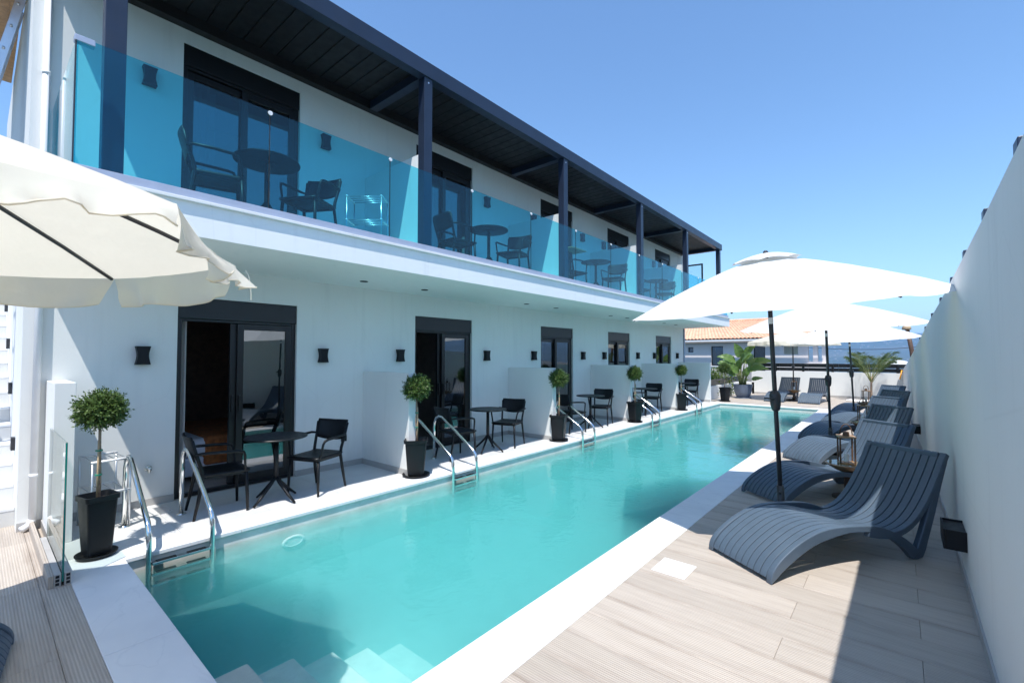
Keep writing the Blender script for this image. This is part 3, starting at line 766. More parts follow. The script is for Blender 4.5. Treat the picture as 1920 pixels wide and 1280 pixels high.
MB().tube([(0, 0, 0), (0, 0, .8)], .03, 10).build('column', M['umbdark'], t, smooth=True); MB().lathe([(.2, 0), (.2, .02), (.03, .03)], 20).build('base', M['umbdark'], t)
# drying racks
def rack(x, y, z, rz, label):
    t = thing('drying_rack', label, 'rack', (x, y, z), rz, group='white drying racks')
    for sx in (-.22, .22):
        f = MB()
        f.tube([(sx, -.14, 0), (sx, -.14, .66)], .009, 8); f.tube([(sx, .14, 0), (sx, .14, .66)], .009, 8)
        f.build('post', M['brushed'], t, smooth=True)
        for h in (.66, .36): MB().tube([(sx, -.15, h), (sx, .15, h)], .012, 8).build('end_bar', M['whiteplastic'], t, smooth=True)
    for h in (.66, .36):
        for k in range(4): MB().tube([(-.22, -.12+.08*k, h), (.22, -.12+.08*k, h)], .005, 6).build('rod', M['brushed'], t, smooth=True)
    return t
rk = rack(-5.95, .86, 0, R(5), 'white drying rack behind the nearest potted topiary')
copy_tree(rk, loc=(-5.25, 3.28, 3.023), rz=R(40), label='white drying rack on the nearest upstairs balcony')
copy_tree(rk, loc=(-5.75, 16.75, 0), rz=R(5), label='white drying rack on the farthest poolside terrace')

# ------------------------------------------------------------------ topiaries
def sprays(n, rfn, length, seed, width=.011, sub=5):
    rr = random.Random(seed); mb = MB()
    for i in range(n):
        while True:
            d = Vector((rr.gauss(0, 1), rr.gauss(0, 1), rr.gauss(0, 1))).normalized()
            if d.z > -.93: break
        r = rfn(d)*(rr.random()**.45); base = d*r*.86
        out = (d + Vector((rr.gauss(0, .38), rr.gauss(0, .38), rr.gauss(.16, .34)))).normalized()
        L = length*rr.uniform(.55, 1.15)
        side = out.cross(Vector((rr.random(), rr.random(), rr.random()))).normalized(); nn = out.cross(side)
        tip = base+out*L
        vs = [base, base+out*L*.5+side*width*.35, tip, base+out*L*.5-side*width*.35]; fs = [(0, 1, 2, 3)]
        for k in range(sub):
            p = base+out*L*(.15+.75*k/sub); sgn = 1 if k % 2 else -1; ax = side if rr.random() < .6 else nn
            q = p+(out*.75+ax*sgn*.75).normalized()*L*.38*(1-.5*k/sub); wv = out.cross(ax).normalized()*width*.5
            b = len(vs); m_ = p.lerp(q, .5); vs += [p, m_+wv, q, m_-wv]; fs.append((b, b+1, b+2, b+3))
        mb.add(vs, fs)
    return mb
def crown_r(d): return .138*(1+.26*noise.noise(d*2.2+Vector((3, 1, 2))) + .10*noise.noise(d*6))*(1-.16*max(0, -d.z))
crm = sprays(950, crown_r, .115, 3, width=.014).mesh('crown', M['cypress'], fix=False)
def sq(a, z, w=0): return (a, z)
def make_topiary():
    t = thing('potted_topiary', '', 'potted tree', group='ball topiaries in dark pots')
    pot = MB(); prof = [(.092, .03), (.100, .12), (.122, .46), (.136, .465), (.138, .505), (.124, .505), (.118, .48), (.112, .45)]
    def sqr(r, z, k, n=6):
        out = []
        cr = r*.22
        for cx, cy, a0 in ((r-cr, r-cr, 0), (-(r-cr), r-cr, 90), (-(r-cr), -(r-cr), 180), (r-cr, -(r-cr), 270)):
            for j in range(n): a = R(a0+90*j/(n-1)); out.append((cx+cr*math.cos(a), cy+cr*math.sin(a), z))
        return out
    vs = []; m = 24
    for r, z in prof: vs += sqr(r, z, 0)
    fs = [(i*m+k, i*m+(k+1) % m, (i+1)*m+(k+1) % m, (i+1)*m+k) for i in range(len(prof)-1) for k in range(m)] + [tuple(range(m))[::-1]]
    pot.add(vs, fs); po = pot.build('pot', M['pot'], t, angle=35)
    s = MB(); sv = sqr(.114, .455, 0); s.add(sv, [tuple(range(24))]); s.grid(lambda u, v: ((u-.5)*.20, (v-.5)*.20, .457+.012*noise.noise(Vector((u*6, v*6, 0)))), 10, 10); s.build('soil', M['soil'], t, smooth=True)
    MB().lathe([(0, .002), (.13, .002), (.158, .03), (.165, .032), (.162, .022), (.14, .0)], 28).build('saucer', M['pot'], t, smooth=True)
    MB().tube([(0, 0, .45), (.008, .004, .6), (-.006, .006, .75), (.004, 0, .9), (0, 0, 1.08)], [.016, .013, .012, .011, .010], 8).build('trunk', M['bark'], t, smooth=True)
    MB().tube([(.02, -.015, .45), (.018, -.012, .95)], .007, 6).build('stake', M['stake'], t, smooth=True)
    for z in (.66, .86): MB().lathe([(.024, z), (.024, z+.012)], 10, (.006, -.004, 0)).build('tie', M['tie'], t)
    mesh_obj('crown', crm, t, loc=(0, 0, 1.20))
    return t
tp = make_topiary(); tp['label'] = 'ball topiary in black pot nearest the camera behind the glass screen'; tp.location = (-5.10, .70, 0); tp.rotation_euler = (0, 0, R(12))
k = KIDS[tp.name][-1]; k.scale = (1.0, 1.0, .96); k.location.z = 1.19
for q in KIDS[tp.name]:
    if q.name.startswith(('pot', 'soil', 'saucer')): q.scale = (.84, .84, 1)
for i, (x, y, rz, s, l) in enumerate([(-5.12, 3.99, 48, 1.04, 'ball topiary in dark pot at the end of the nearest terrace partition'), (-5.10, 7.42, 20, 1.0, 'ball topiary in dark pot at the end of the second terrace partition'),
        (-5.07, 10.72, 75, 1.0, 'ball topiary in dark pot at the end of the third terrace partition'), (-5.10, 13.98, 120, .98, 'ball topiary in dark pot at the end of the fourth terrace partition'),
        (-4.88, 17.72, 160, 1.1, 'ball topiary in dark pot beside the large banana like plant')]):
    c = copy_tree(tp, loc=(x, y, 0), rz=R(rz), label=l)
    kk = KIDS[c.name][-1]; kk.scale = (s, s, s*(1.0+.04*(i % 3))); kk.rotation_euler = (0, 0, i*1.3); kk.location.z = 1.2
    for q in KIDS[c.name]:
        if q.name.startswith(('pot', 'soil', 'saucer')): q.scale = (1.14, 1.14, 1)

# ------------------------------------------------------------------ sun loungers
prof_t = [(0, .035), (.02, .075), (.06, .125), (.12, .175), (.25, .25), (.4, .31), (.57, .337), (.75, .325), (.92, .29), (1.07, .255), (1.20, .24), (1.32, .25), (1.44, .295), (1.54, .37), (1.64, .48), (1.75, .635), (1.87, .83)]
def smooth_prof(P, n=3):
    out = []
    for i in range(len(P)-1):
        p0 = P[max(i-1, 0)]; p1 = P[i]; p2 = P[i+1]; p3 = P[min(i+2, len(P)-1)]
        for k in range(n):
            t = k/n
            out.append(tuple(.5*((2*b)+(-a+c)*t+(2*a-5*b+4*c-d)*t*t+(-a+3*b-3*c+d)*t**3) for a, b, c, d in zip(p0, p1, p2, p3)))
    return out+[P[-1]]
def offset(P, d):
    out = []
    for i, p in enumerate(P):
        a = P[max(i-1, 0)]; b = P[min(i+1, len(P)-1)]; tx, tz = b[0]-a[0], b[1]-a[1]; L = math.hypot(tx, tz) or 1
        out.append((p[0]+tz/L*d, p[1]-tx/L*d))
    return out
def make_lounger():
    t = thing('sun_lounger', '', 'sun lounger', group='')
    T = smooth_prof(prof_t, 3); m = M['lounger']
    n = 9; W_ = .65; e = .052; sw = (W_-2*e)/n
    sm = MB().ribbon(T, offset(T, .022), 0, sw-.007, 'y').mesh('slat', m)
    first = True
    for k in range(n):
        o = mesh_obj('slat', sm, t, loc=(0, -W_/2+e+k*sw+.0035, 0))
        md = o.modifiers.new('bevel', 'BEVEL'); md.width = .004; md.segments = 2; md.limit_method = 'ANGLE'; md.angle_limit = R(40)
    # side frames
    arch_b = [(0.0, 0), (.05, .035), (.12, .085), (.25, .16), (.4, .225), (.56, .262), (.78, .285), (1.01, .262), (1.15, .215), (1.26, .16), (1.36, .085), (1.44, .005)]
    arch_t = [(0, .035), (.02, .09), (.09, .16), (.22, .24), (.38, .305), (.56, .34), (.80, .335), (1.03, .312), (1.19, .265), (1.32, .205), (1.43, .135), (1.515, .062)]
    A1 = smooth_prof(arch_t, 3); A2 = smooth_prof(arch_b, 3)
    st_b = [(1.44, .005), (1.56, .005), (1.63, .14), (1.72, .35), (1.80, .56), (1.885, .76)]
    st_t = [(1.46, .02), (1.50, .085), (1.56, .20), (1.645, .39), (1.73, .60), (1.84, .80)]
    sh_t = [p for p in T if p[0] > .95]; sh_b = offset(sh_t, .045)
    for sgn in (-1, 1):
        y0, y1 = (-W_/2, -W_/2+e-.004) if sgn < 0 else (W_/2-e+.004, W_/2)
        f = MB(); f.ribbon(A1, A2, y0, y1, 'y'); o = f.build('side_rail', m, t, bevel=.008, seg=2)
        f = MB(); f.ribbon(smooth_prof(st_t, 2), smooth_prof(st_b, 2), y0+.001, y1-.001, 'y'); f.build('leg', m, t, bevel=.008)
        f = MB(); f.ribbon(offset(sh_t, -.004), sh_b, y0+.0005, y1-.0005, 'y'); f.build('back_rail', m, t, bevel=.006)
    f = MB(); f.box(1.845, 1.885, -W_/2+e, W_/2-e, .785, .825); f.build('top_bar', m, t, bevel=.008)
    for (s, z) in ((.09, .10), (.60, .285), (1.2, .185), (1.58, .33)): B(s-.02, s+.02, -W_/2+e-.005, W_/2-e+.005, z, z+.03).build('cross_bar', m, t)
    return t
lg0 = make_lounger(); first = True
Lp = [((-.73, 3.78), (-1.29, 4.09)), ((-.98, 5.78), (-1.52, 6.06)), ((-1.0, 8.2), (-1.45, 8.50)), ((-1.08, 10.35), (-1.58, 10.62)), ((-1.0, 12.75), (-1.5, 13.1)), ((-1.05, 15.1), (-1.52, 15.4))]
hd = [56.9, 54, 54, 53, 52, 53]
lab = ['slate blue sun lounger nearest the camera on the right deck', 'second slate sun lounger of the row with umbrella pole before it', 'third slate sun lounger of the deck row with half lit back',
       'fourth slate sun lounger of the row beside the second umbrella pole', 'fifth slate sun lounger of the row along the right wall', 'farthest slate sun lounger of the row along the right wall']
bkp = [None, (0, 7.2), (0, 9.9), (0, 11.95), (0, 14.5), (0, 16.95)]
for i, ((n_, f_), h) in enumerate(zip(Lp, hd)):
    mid = ((n_[0]+f_[0])/2, (n_[1]+f_[1])/2)
    if first: c = lg0; c.location = (*mid, 0); c.rotation_euler = (0, 0, R(h)); c['label'] = lab[i]; c['group'] = 'sun loungers along the right wall'; first = False
    else: copy_tree(lg0, loc=(*mid, 0), rz=R(h), label=lab[i], group='sun loungers along the right wall')
copy_tree(lg0, loc=(-3.50, 18.62, 0), rz=R(82), label='far sun lounger left of the small round table facing the pool', group='sun loungers facing the pool end')
copy_tree(lg0, loc=(-2.42, 18.55, 0), rz=R(86), label='far sun lounger right of the small round table facing the pool', group='sun loungers facing the pool end')
copy_tree(lg0, loc=(-3.62, .15, 0), rz=R(-98), label='sun lounger corner cut off at the bottom left', group='sun lounger by the camera')

# ------------------------------------------------------------------ parasols
def parasol(name, label, loc, Rr, ze, za, mat, valance=0, rot=22.5, tilt=0, pole=True, seed=0, group=None, thick=1.0, sag=.035, ctilt=None, blown=()):
    t = thing(name, label, 'parasol', loc, group=group)
    rr = random.Random(seed); n = 8
    ang = [R(rot)+2*math.pi*k/n for k in range(n)]
    TM = Matrix()
    if ctilt: TM = Matrix.Translation((0, 0, ze)) @ Matrix.Rotation(R(ctilt[0]), 4, 'X') @ Matrix.Rotation(R(ctilt[1]), 4, 'Y') @ Matrix.Translation((0, 0, -ze))
    def MT():
        q = MB(); q.M = TM; return q
    can = MT()
    NU, NV = 10, 14
    for k in range(n):
        a, b = ang[k], ang[(k+1) % n]; b2 = b if b > a else b+2*math.pi
        def fn(u, v):
            pa = Vector((math.cos(a), math.sin(a), 0)); pb = Vector((math.cos(b2), math.sin(b2), 0))
            r = .10+v*(Rr-.10); p = (pa.lerp(pb, u))*r
            z = za-.05-(za-.05-ze)*(v**1.26)
            s_ = math.sin(math.pi*u)
            z -= sag*s_*v*(1-.35*v)*1.0
            p *= 1-.018*s_*(v**3)
            z += .006*noise.noise(Vector((p.x*5, p.y*5, seed)))
            return (p.x, p.y, z)
        can.grid(fn, NU, NV)
    can.build('canopy', mat, t, smooth=True, fix=False)
    # vent cap
    vc = MT()
    for k in range(n):
        a, b = ang[k], ang[(k+1) % n]; b2 = b if b > a else b+2*math.pi
        vc.grid(lambda u, v: tuple((Vector((math.cos(a), math.sin(a), 0)).lerp(Vector((math.cos(b2), math.sin(b2), 0)), u))*(.02+v*.29) + Vector((0, 0, za+.008-.078*v**1.5+.016*math.sin(math.pi*u)*v))), 6, 5)
    vc.build('vent_cap', mat, t, smooth=True, fix=False)
    MT().lathe([(.022, 0), (.024, .02), (.012, .032), (0, .035)], 12, (0, 0, za)).build('finial', M['umbdark'], t, smooth=True)
    if valance:
        for k in range(n):
            a, b = ang[k], ang[(k+1) % n]; b2 = b if b > a else b+2*math.pi
            pa = Vector((math.cos(a), math.sin(a), 0)); pb = Vector((math.cos(b2), math.sin(b2), 0)); ou = (pa+pb).normalized()
            ph = rr.uniform(0, 6)
            def fv(u, v):
                s_ = math.sin(math.pi*u); p = pa.lerp(pb, u)*Rr*(1-.018*s_)
                flare = (blown[k] if k < len(blown) else .10) if valance > .15 else .25
                dz = math.sqrt(max(.05, 1-flare*flare))
                vv = v*(1-.0)
                cr = 2.2 if flare > .3 else 1
                w = .022*math.sin(u*11+ph)*v*cr + (.03*math.sin(u*41+3*math.sin(u*9))*v*v if flare > .3 else 0) + .012*math.sin(u*27+ph*2)*v + .02*noise.noise(Vector((u*5, v*2, k)))*v
                edge = 1
                p = p + ou*(valance*flare*v+w) + (pb-pa).normalized()*(-(.42 if valance > .15 else .1)*v*(2*u-1)*valance)
                return (p.x, p.y, ze-sag*s_*.65+(.02*math.sin(u*33+2)*v*math.sin(u*3.1) if flare > .3 else 0)-valance*(.80 if flare > .3 else 1)*v*dz*edge*(1+.06*math.sin(u*9+ph)))
            vo = MB().grid(fv, 32, 6).build('valance', mat, t, smooth=True, fix=False)
            MB().tube([tuple(Vector(fv(u/32, 1.0))) for u in range(33)], .0035, 5).build('hem', mat, vo, smooth=True)
    hub = ze+.02
    for k in range(n):
        c, s = math.cos(ang[k]), math.sin(ang[k])
        def rz_(v): return za-.05-(za-.05-ze)*(v**1.26)-.014
        pts = [((.10+v*(Rr-.10))*c, (.10+v*(Rr-.10))*s, rz_(v)) for v in (0, .25, .5, .75, .985)]
        pts = [(0.03*c, .03*s, za-.06)] + pts
        MT().tube(pts, .0085*thick, 6).build('rib', M['umbdark'], t, smooth=True)
        p = Vector(pts[3]); MT().tube([(.03*c, .03*s, hub-.02), tuple(p)], .006*thick, 6).build('strut', M['umbdark'], t, smooth=True)
    if pole:
        MB().tube([(0, 0, .02), (0, 0, ze+.2)] + ([tuple(TM @ Vector((0, 0, za)))]), .0205, 14).build('pole', M['umbdark'], t, smooth=True)
        MB().tube([(0, 0, .05), (0, 0, .42)], .032, 14).build('sleeve', M['umbdark'], t, smooth=True)
        MB().lathe([(.02, 0), (.035, .015), (.045, .06), (.05, .15), (.038, .19), (.02, .20)], 16, (0, 0, 1.12)).build('crank_housing', M['umbdark'], t, smooth=True)
        MB().tube([(0, -.04, 1.24), (0, -.09, 1.24), (-.05, -.09, 1.25), (-.07, -.11, 1.25)], .008, 8).build('crank_handle', M['umbdark'], t, smooth=True)
        MB().tube([(0, .0, .36), (0, -.055, .36)], .012, 8).build('knob', M['umbdark'], t, smooth=True)
        MB().lathe([(.022, 0), (.022, .06)], 14, (0, 0, ze-.17)).build('label_sleeve', M['whiteplastic'], t)
        MB().lathe([(.05, ze-.02-.0), (.055, ze+.0), (.05, ze+.05)], 14).build('hub', M['umbdark'], t, smooth=True)
        MB().lathe([(0, 0.001), (.25, .001), (.25, .03), (.22, .055), (.06, .065), (.05, .12), (0, .12)], 28).build('base', M['umbdark'], t, angle=40)
    if tilt: t.rotation_euler = (0, R(tilt), 0)
    return t
g_ = 'white parasols along the right deck'
parasol('parasol', 'white parasol nearest the camera on the right deck', (-.88, 5.0, 0), 1.385, 2.13, 2.64, M['canvas'], rot=0, tilt=-2.0, ctilt=(6.5, 0), seed=1, group=g_)
parasol('parasol', 'middle white parasol of the row on the right deck', (-.93, 9.55, 0), 1.38, 2.15, 2.62, M['canvas'], rot=0, tilt=-1.0, ctilt=(5.0, 0), seed=2, group=g_)
parasol('parasol', 'farthest white parasol of the row on the right deck', (-.87, 13.9, 0), 1.36, 2.05, 2.55, M['canvas'], rot=0, tilt=-2.0, ctilt=(4.0, 0), seed=3, group=g_)
parasol('parasol', 'cream parasol with hanging valance shading the far end loungers', (-3.03, 19.7, 0), 1.50, 2.17, 2.60, M['cream'], valance=.13, seed=4)
parasol('parasol', 'large cream parasol seen from below at the left foreground', (-2.93, -.54, 0), 1.48, 2.15, 2.66, M['cream'], valance=.175, rot=40.5-45, seed=5, thick=1.25, sag=.03, blown=(.66, .32, .10, .10, .1, .1, .3, .6))

lp_ = bpy.data.objects['parasol.004']
mb_ = MB().grid(lambda u, v: (1.53*math.cos(R(85.5))+.012*(u-.5)+.03*v, 1.53*math.sin(R(85.5))+.05*v-.03*v*v, 2.15-.02-.17*v+.03*math.sin(3*v)), 2, 8)
mb_.build('tie_strap', M['cream'], lp_, smooth=True, fix=False)
# ------------------------------------------------------------------ round wooden side tables with lanterns
def side(label1, label2, x, y, lant='wood'):
    t = thing('round_side_table', label1, 'side table', (x, y, 0), group='round wood side tables')
    MB().lathe([(0, .30), (.05, .30), (.11, .325), (.19, .375), (.215, .395), (.205, .398), (0, .398)], 28).build('tabletop', M['wood'], t, angle=40)
    MB().lathe([(0, .398), (.19, .398), (.19, .402), (0, .402)], 28).build('glass_top', M['clearglass'], t)
    MB().tube([(0, 0, .01), (0, 0, .31)], .03, 10).build('stem', M['darkwood'], t, smooth=True)
    MB().lathe([(.15, 0.001), (.15, .02), (.03, .04)], 20).build('base', M['darkwood'], t)
    l = thing('lantern', label2, 'lantern', (x, y, .403), R(15), group='wooden lanterns on side tables')
    for sx in (-1, 1):
        for sy in (-1, 1): B(sx*.07-.008, sx*.07+.008, sy*.07-.008, sy*.07+.008, 0, .30).build('post', M['darkwood'], l)
    B(-.078, .078, -.078, .078, -.0, .014).build('base', M['wood'], l); B(-.085, .085, -.085, .085, .30, .315).build('top', M['wood'], l)
    MB().lathe([(.035, .315), (.03, .36), (.02, .365)], 12).build('chimney', M['darkwood'], l)
    MB().tube([(.06*math.cos(R(a)), 0, .33+.12*math.sin(R(a))) for a in range(0, 181, 20)], .006, 6).build('handle', M['darkwood'], l, smooth=True)
    MB().lathe([(.025, .015), (.025, .11), (0, .11)], 12).build('candle', M['whiteplastic'], l)
    return t
side('round wooden side table between the first and second loungers', 'wooden lantern on the side table nearest the camera', -.50, 6.62)
side('round wooden side table between the third and fourth loungers', 'wooden lantern on the side table behind the third lounger', -.55, 10.9)
side('round wooden side table between the fifth and farthest loungers', 'wooden lantern by the pebble bed of the palm', -.72, 15.6)
side('round wooden side table between the two far end loungers', 'wooden lantern under the cream parasol at the pool end', -2.98, 19.5)

# ------------------------------------------------------------------ pool end: walls, fence, plants
t = thing('low_wall', 'low white wall closing the far end of the pool terrace', 'wall')
B(-5.0, wallx(22.2)+.25, 22.2, 22.38, -.3, 1.0).build('wall', M['plaster'], t, bevel=.004)
B(-4.9, -.1, 22.186, 22.1995, 0, .08).build('skirting', M['skirt'], t)
t2 = thing('low_wall', 'short low white wall under the black planter at the far left corner', 'wall')
B(-5.62, -5.44, 17.75, 22.2, -.3, .50).build('wall', M['plaster'], t2, bevel=.004)
B(-5.6, -4.9, 22.2, 22.37, -.3, .5).build('wall', M['plaster'], t2, bevel=.004)
t = thing('black_screen', 'black panel fence on top of the short left corner wall', 'fence')
for q in range(3): B(-5.56, -5.52, 17.8+1.46*q, 17.8+1.46*(q+1)-.02, .50, .74).build('panel', M['black'], t)
fence = thing('board_fence', 'black horizontal board fence along the top of the far low wall', 'fence')
for q in range(5):
    x0 = -4.95+1.03*q
    for z0, z1 in ((1.03, 1.16), (1.185, 1.335)): B(x0, x0+1.026, 22.25, 22.28, z0, z1).build('board', M['black'], fence, bevel=.002)
for q in range(5): B(-4.1+1.0*q, -4.02+1.0*q, 22.20, 22.2495, 1.001, 1.30).build('post', M['black'], fence)
tag(MB().tube([(wallx(22.1)-.03, 22.05, 1.12), (wallx(22.1)-.05, 22.0, 1.0), (wallx(22.1)-.09, 21.9, .8)], .022, 10).build('orange_hose', M['orangerub'], smooth=True), 'short orange hose hanging at the far end of the right wall', 'hose')
# bird-of-paradise in a large pot
bp = thing('potted_banana_plant', 'large leafy banana like plant in a blue grey pot at the pool corner', 'potted plant', (-4.72, 19.55, 0))
MB().lathe([(.20, .03), (.26, .10), (.31, .28), (.335, .46), (.345, .50), (.35, .535), (.325, .535), (.31, .49)], 36).build('pot', M['bluepot'], bp, angle=50)
MB().lathe([(0, .002), (.28, .002), (.31, .035), (.32, .04), (.30, 0.0)], 32).build('saucer', M['bluepot'], bp, smooth=True)
MB().lathe([(0, .50), (.31, .495)], 24).build('soil', M['soil'], bp)
def big_leaf(L, Wd, bend, fold, seed):
    def fn(u, v):
        w = Wd*(math.sin(math.pi*min(1, (v**.75)*.97+.02)))**.8; s = (u-.5)*2
        y = L*v; z = -bend*v*v + fold*abs(s)*w*.7 + .012*math.sin(v*26+seed)*abs(s)
        return (s*w, y*(1-.12*v*bend), z)
    return MB().grid(fn, 8, 16)
rr = random.Random(11)
spec = [(-80, .95, 1.35, .55, .12), (-62, .72, 1.62, .52, .11), (-35, .34, 1.52, .60, .13), (10, .10, 1.72, .55, .13), (50, .45, 1.45, .55, .12), (82, .80, 1.18, .58, .12), (88, .95, 1.50, .50, .11),
        (120, .45, 1.35, .5, .10), (-120, .5, 1.4, .5, .10), (170, .3, 1.6, .5, .12), (30, .25, 1.25, .45, .10), (-15, .3, 1.1, .45, .1), (65, .5, 1.0, .40, .09), (-100, .55, .95, .42, .08), (100, .62, .85, .30, .06), (-50, .55, 1.05, .40, .09), (200, .2, 1.45, .5, .11), (-72, .55, 1.3, .5, .11), (40, .7, 1.55, .55, .12), (-20, .5, 1.3, .5, .12), (75, .35, 1.75, .55, .12), (150, .6, 1.3, .5, .11)]
for i, (az, lean, h, L, wd) in enumerate(spec):
    # azimuth measured in the view: 0 = toward camera side, +90 = to the right (+x)
    a = R(az-20); d = Vector((math.sin(a), -math.cos(a), 0))
    b0 = Vector((rr.uniform(-.10, .10), rr.uniform(-.10, .10), .50)); tip = b0 + d*lean*.55 + Vector((0, 0, h-.62))
    mid = b0.lerp(tip, .5)+Vector((0, 0, .10))-d*.05*lean
    pts = [b0, b0.lerp(mid, .5)+Vector((0, 0, .03)), mid, mid.lerp(tip, .55)+Vector((0, 0, .02)), tip]
    stem = MB().tube([tuple(p) for p in pts], [.022, .018, .014, .011, .008], 6).build('stem', M['stem'], bp, smooth=True)
    lm = big_leaf(L*1.1, wd*1.45, .10+.25*lean, .55, i)
    tilt = R(rr.uniform(38, 62)-lean*28)
    o = lm.build('leaf', M['banana'], bp, smooth=True, fix=False)
    o.location = tip-d*.01
    ax = (d*math.cos(tilt)+Vector((0, 0, math.sin(tilt)))).normalized()
    nz = Vector((rr.uniform(-.3, .5), -.75, rr.uniform(.35, .9))); nz = (nz-ax*nz.dot(ax)).normalized(); nx = ax.cross(nz)
    o.rotation_euler = Matrix((nx, ax, nz)).transposed().to_euler()
# small palm with a ring of white pebbles
pl = thing('young_palm', 'young feathery palm growing beside the far low wall', 'palm', (-.82, 21.3, 0))
MB().tube([(0, 0, 0), (-.01, 0, .3), (0, 0, .65), (.02, 0, .9)], [.05, .04, .032, .02], 10).build('trunk', M['bark'], pl, smooth=True)
rr = random.Random(4)
for i in range(18):
    az = i*2.399+rr.uniform(-.2, .2); le = rr.uniform(1.5, 2.15); up = rr.uniform(1.0, 1.52); d = Vector((math.cos(az), math.sin(az), 0))
    pts = []
    for q in range(9):
        s = q/8; pts.append(Vector((0, 0, .62+.008*i)) + d*(le*.85*s*(1-.15*s)*math.cos(up*.75)) + Vector((0, 0, le*1.15*s*math.sin(up)*(1-.52*s))))
    f = MB().tube([tuple(p) for p in pts], [.010-.001*q for q in range(9)], 5)
    fr = f.build('frond', M['stem'], pl, smooth=True)
    lf_ = MB()
    for q in range(64):
        s = .22+.77*q/64; j = min(7, int(s*8)); p = pts[j].lerp(pts[j+1], s*8-j); tg = (pts[j+1]-pts[j]).normalized(); sd = tg.cross(Vector((0, 0, 1))).normalized()
        for sg in (-1, 1):
            dr = (tg*.7+sd*sg*rr.uniform(.5, .95)+Vector((0, 0, rr.uniform(-.45, .25)))).normalized(); ll = .40*math.sin(math.pi*(.12+.8*s))*rr.uniform(.6, 1.1); wv = dr.cross(sd).normalized()*.005
            lf_.add([p, p+dr*ll*.5+wv, p+dr*ll+Vector((0, 0, -.05*ll)), p+dr*ll*.5-wv], [(0, 1, 2, 3)])
    lf_.build('leaflets', M['palm'], fr, fix=False)
pb = MB(); rr = random.Random(8)
for i in range(240):
    a = rr.uniform(0, 6.28); r = math.sqrt(rr.random())*.62; s = rr.uniform(.03, .06)
    x, y = -.95+r*math.cos(a)*1.0, 20.9+r*math.sin(a)*.8
    pb.M = Matrix.Translation((x, y, s*.4)) @ Matrix.Diagonal((1, rr.uniform(.7, 1), .6, 1)) @ Matrix.Rotation(rr.uniform(0, 6), 4, 'Z')
    pb.lathe([(0, -s), (s*.8, -s*.55), (s, 0), (s*.8, s*.6), (0, s)], 7)
tag(pb.build('pebbles', M['pebble'], smooth=True), 'white pebbles heaped round the foot of the palm', 'pebbles', kind='stuff')
# shrubs behind the black screen
def shrub(name, label, x, y, z, rx, h, n, seed, mat='shrub'):
    t = thing(name, label, 'shrub', (x, y, z), group='shrubs behind the corner wall')
    rr = random.Random(seed)
    def rf(d): return rx*(1+.3*noise.noise(d*2+Vector((seed, 0, 0))))*(1+.2*d.z)
    mb = MB()
    for i in range(n):
        d = Vector((rr.gauss(0, 1), rr.gauss(0, 1), rr.gauss(0, 1))).normalized(); r = rf(d)*rr.random()**.4
        c = d*r; c.z = c.z*h/rx/1.2+h*.7
        a = Vector((rr.gauss(0, 1), rr.gauss(0, 1), rr.gauss(.3, 1))).normalized(); b = a.cross(Vector((rr.random(), rr.random(), 1))).normalized(); L = rr.uniform(.06, .12)
        mb.add([c, c+a*L*.5+b*L*.3, c+a*L, c+a*L*.5-b*L*.3], [(0, 1, 2, 3)])
    mb.build('foliage', M[mat], t, fix=False)
    for q in range(4):
        a = q*1.6; MB().tube([(0, 0, 0), (.1*math.cos(a), .1*math.sin(a), h*.4), (.35*rx*math.cos(a), .35*rx*math.sin(a), h*.9)], [.03, .02, .008], 6).build('branch', M['bark'], t, smooth=True)
    return t
shrub('green_shrub', 'bright green shrub directly behind the far corner topiary', -6.0, 19.0, -.3, .55, .95, 2200, 2)
shrub('green_shrub', 'lower green shrub behind the large potted plant', -5.9, 20.6, -.3, .6, .85, 2200, 5)
shrub('green_shrub', 'sunlit shrub at the foot of the tiled roof house', -6.3, 23.4, -1.0, .9, 1.4, 2600, 9)
shrub('green_shrub', 'shrub clump left behind the black corner screen', -7.0, 18.6, -.5, .7, 1.0, 2200, 12)
# dead palm trunk and parasol top beyond the wall
t = thing('leaning_pole', 'dark leaning pole with pale top beyond the right wall end', 'pole', (.47, 25, -2.3))
MB().tube([(-.05, 0, 0), (-.02, 0, 3.2), (-.10, 0, 4.2), (-.22, 0, 5.05)], [.10, .09, .08, .075], 10).build('shaft', M['darkwood'], t, smooth=True)
MB().lathe([(.13, 0), (.16, .05), (.12, .16), (0, .2)], 12, (-.24, 0, 5.03)).build('cap', M['stake'], t, smooth=True)
t = thing('beach_parasol', 'small white dome parasol top peeking over the far fence', 'parasol', (-.12, 28, -2.4))
MB().lathe([(.62, 3.60), (.55, 3.70), (.35, 3.80), (.1, 3.86), (0, 3.87)], 16).build('canopy', M['canvas'], t, smooth=True, fix=False)
MB().tube([(0, 0, 0), (0, 0, 3.8)], .03, 8).build('pole', M['umbdark'], t, smooth=True)
tag(MB().tube([(-6 + 12*q/12, 44, 2.35+.9*q/12-.6*math.sin(math.pi*q/12)) for q in range(13)], .02, 5).build('power_cable', M['umbdark'], smooth=True), 'thin dark overhead cable sagging behind the palm', 'cable')

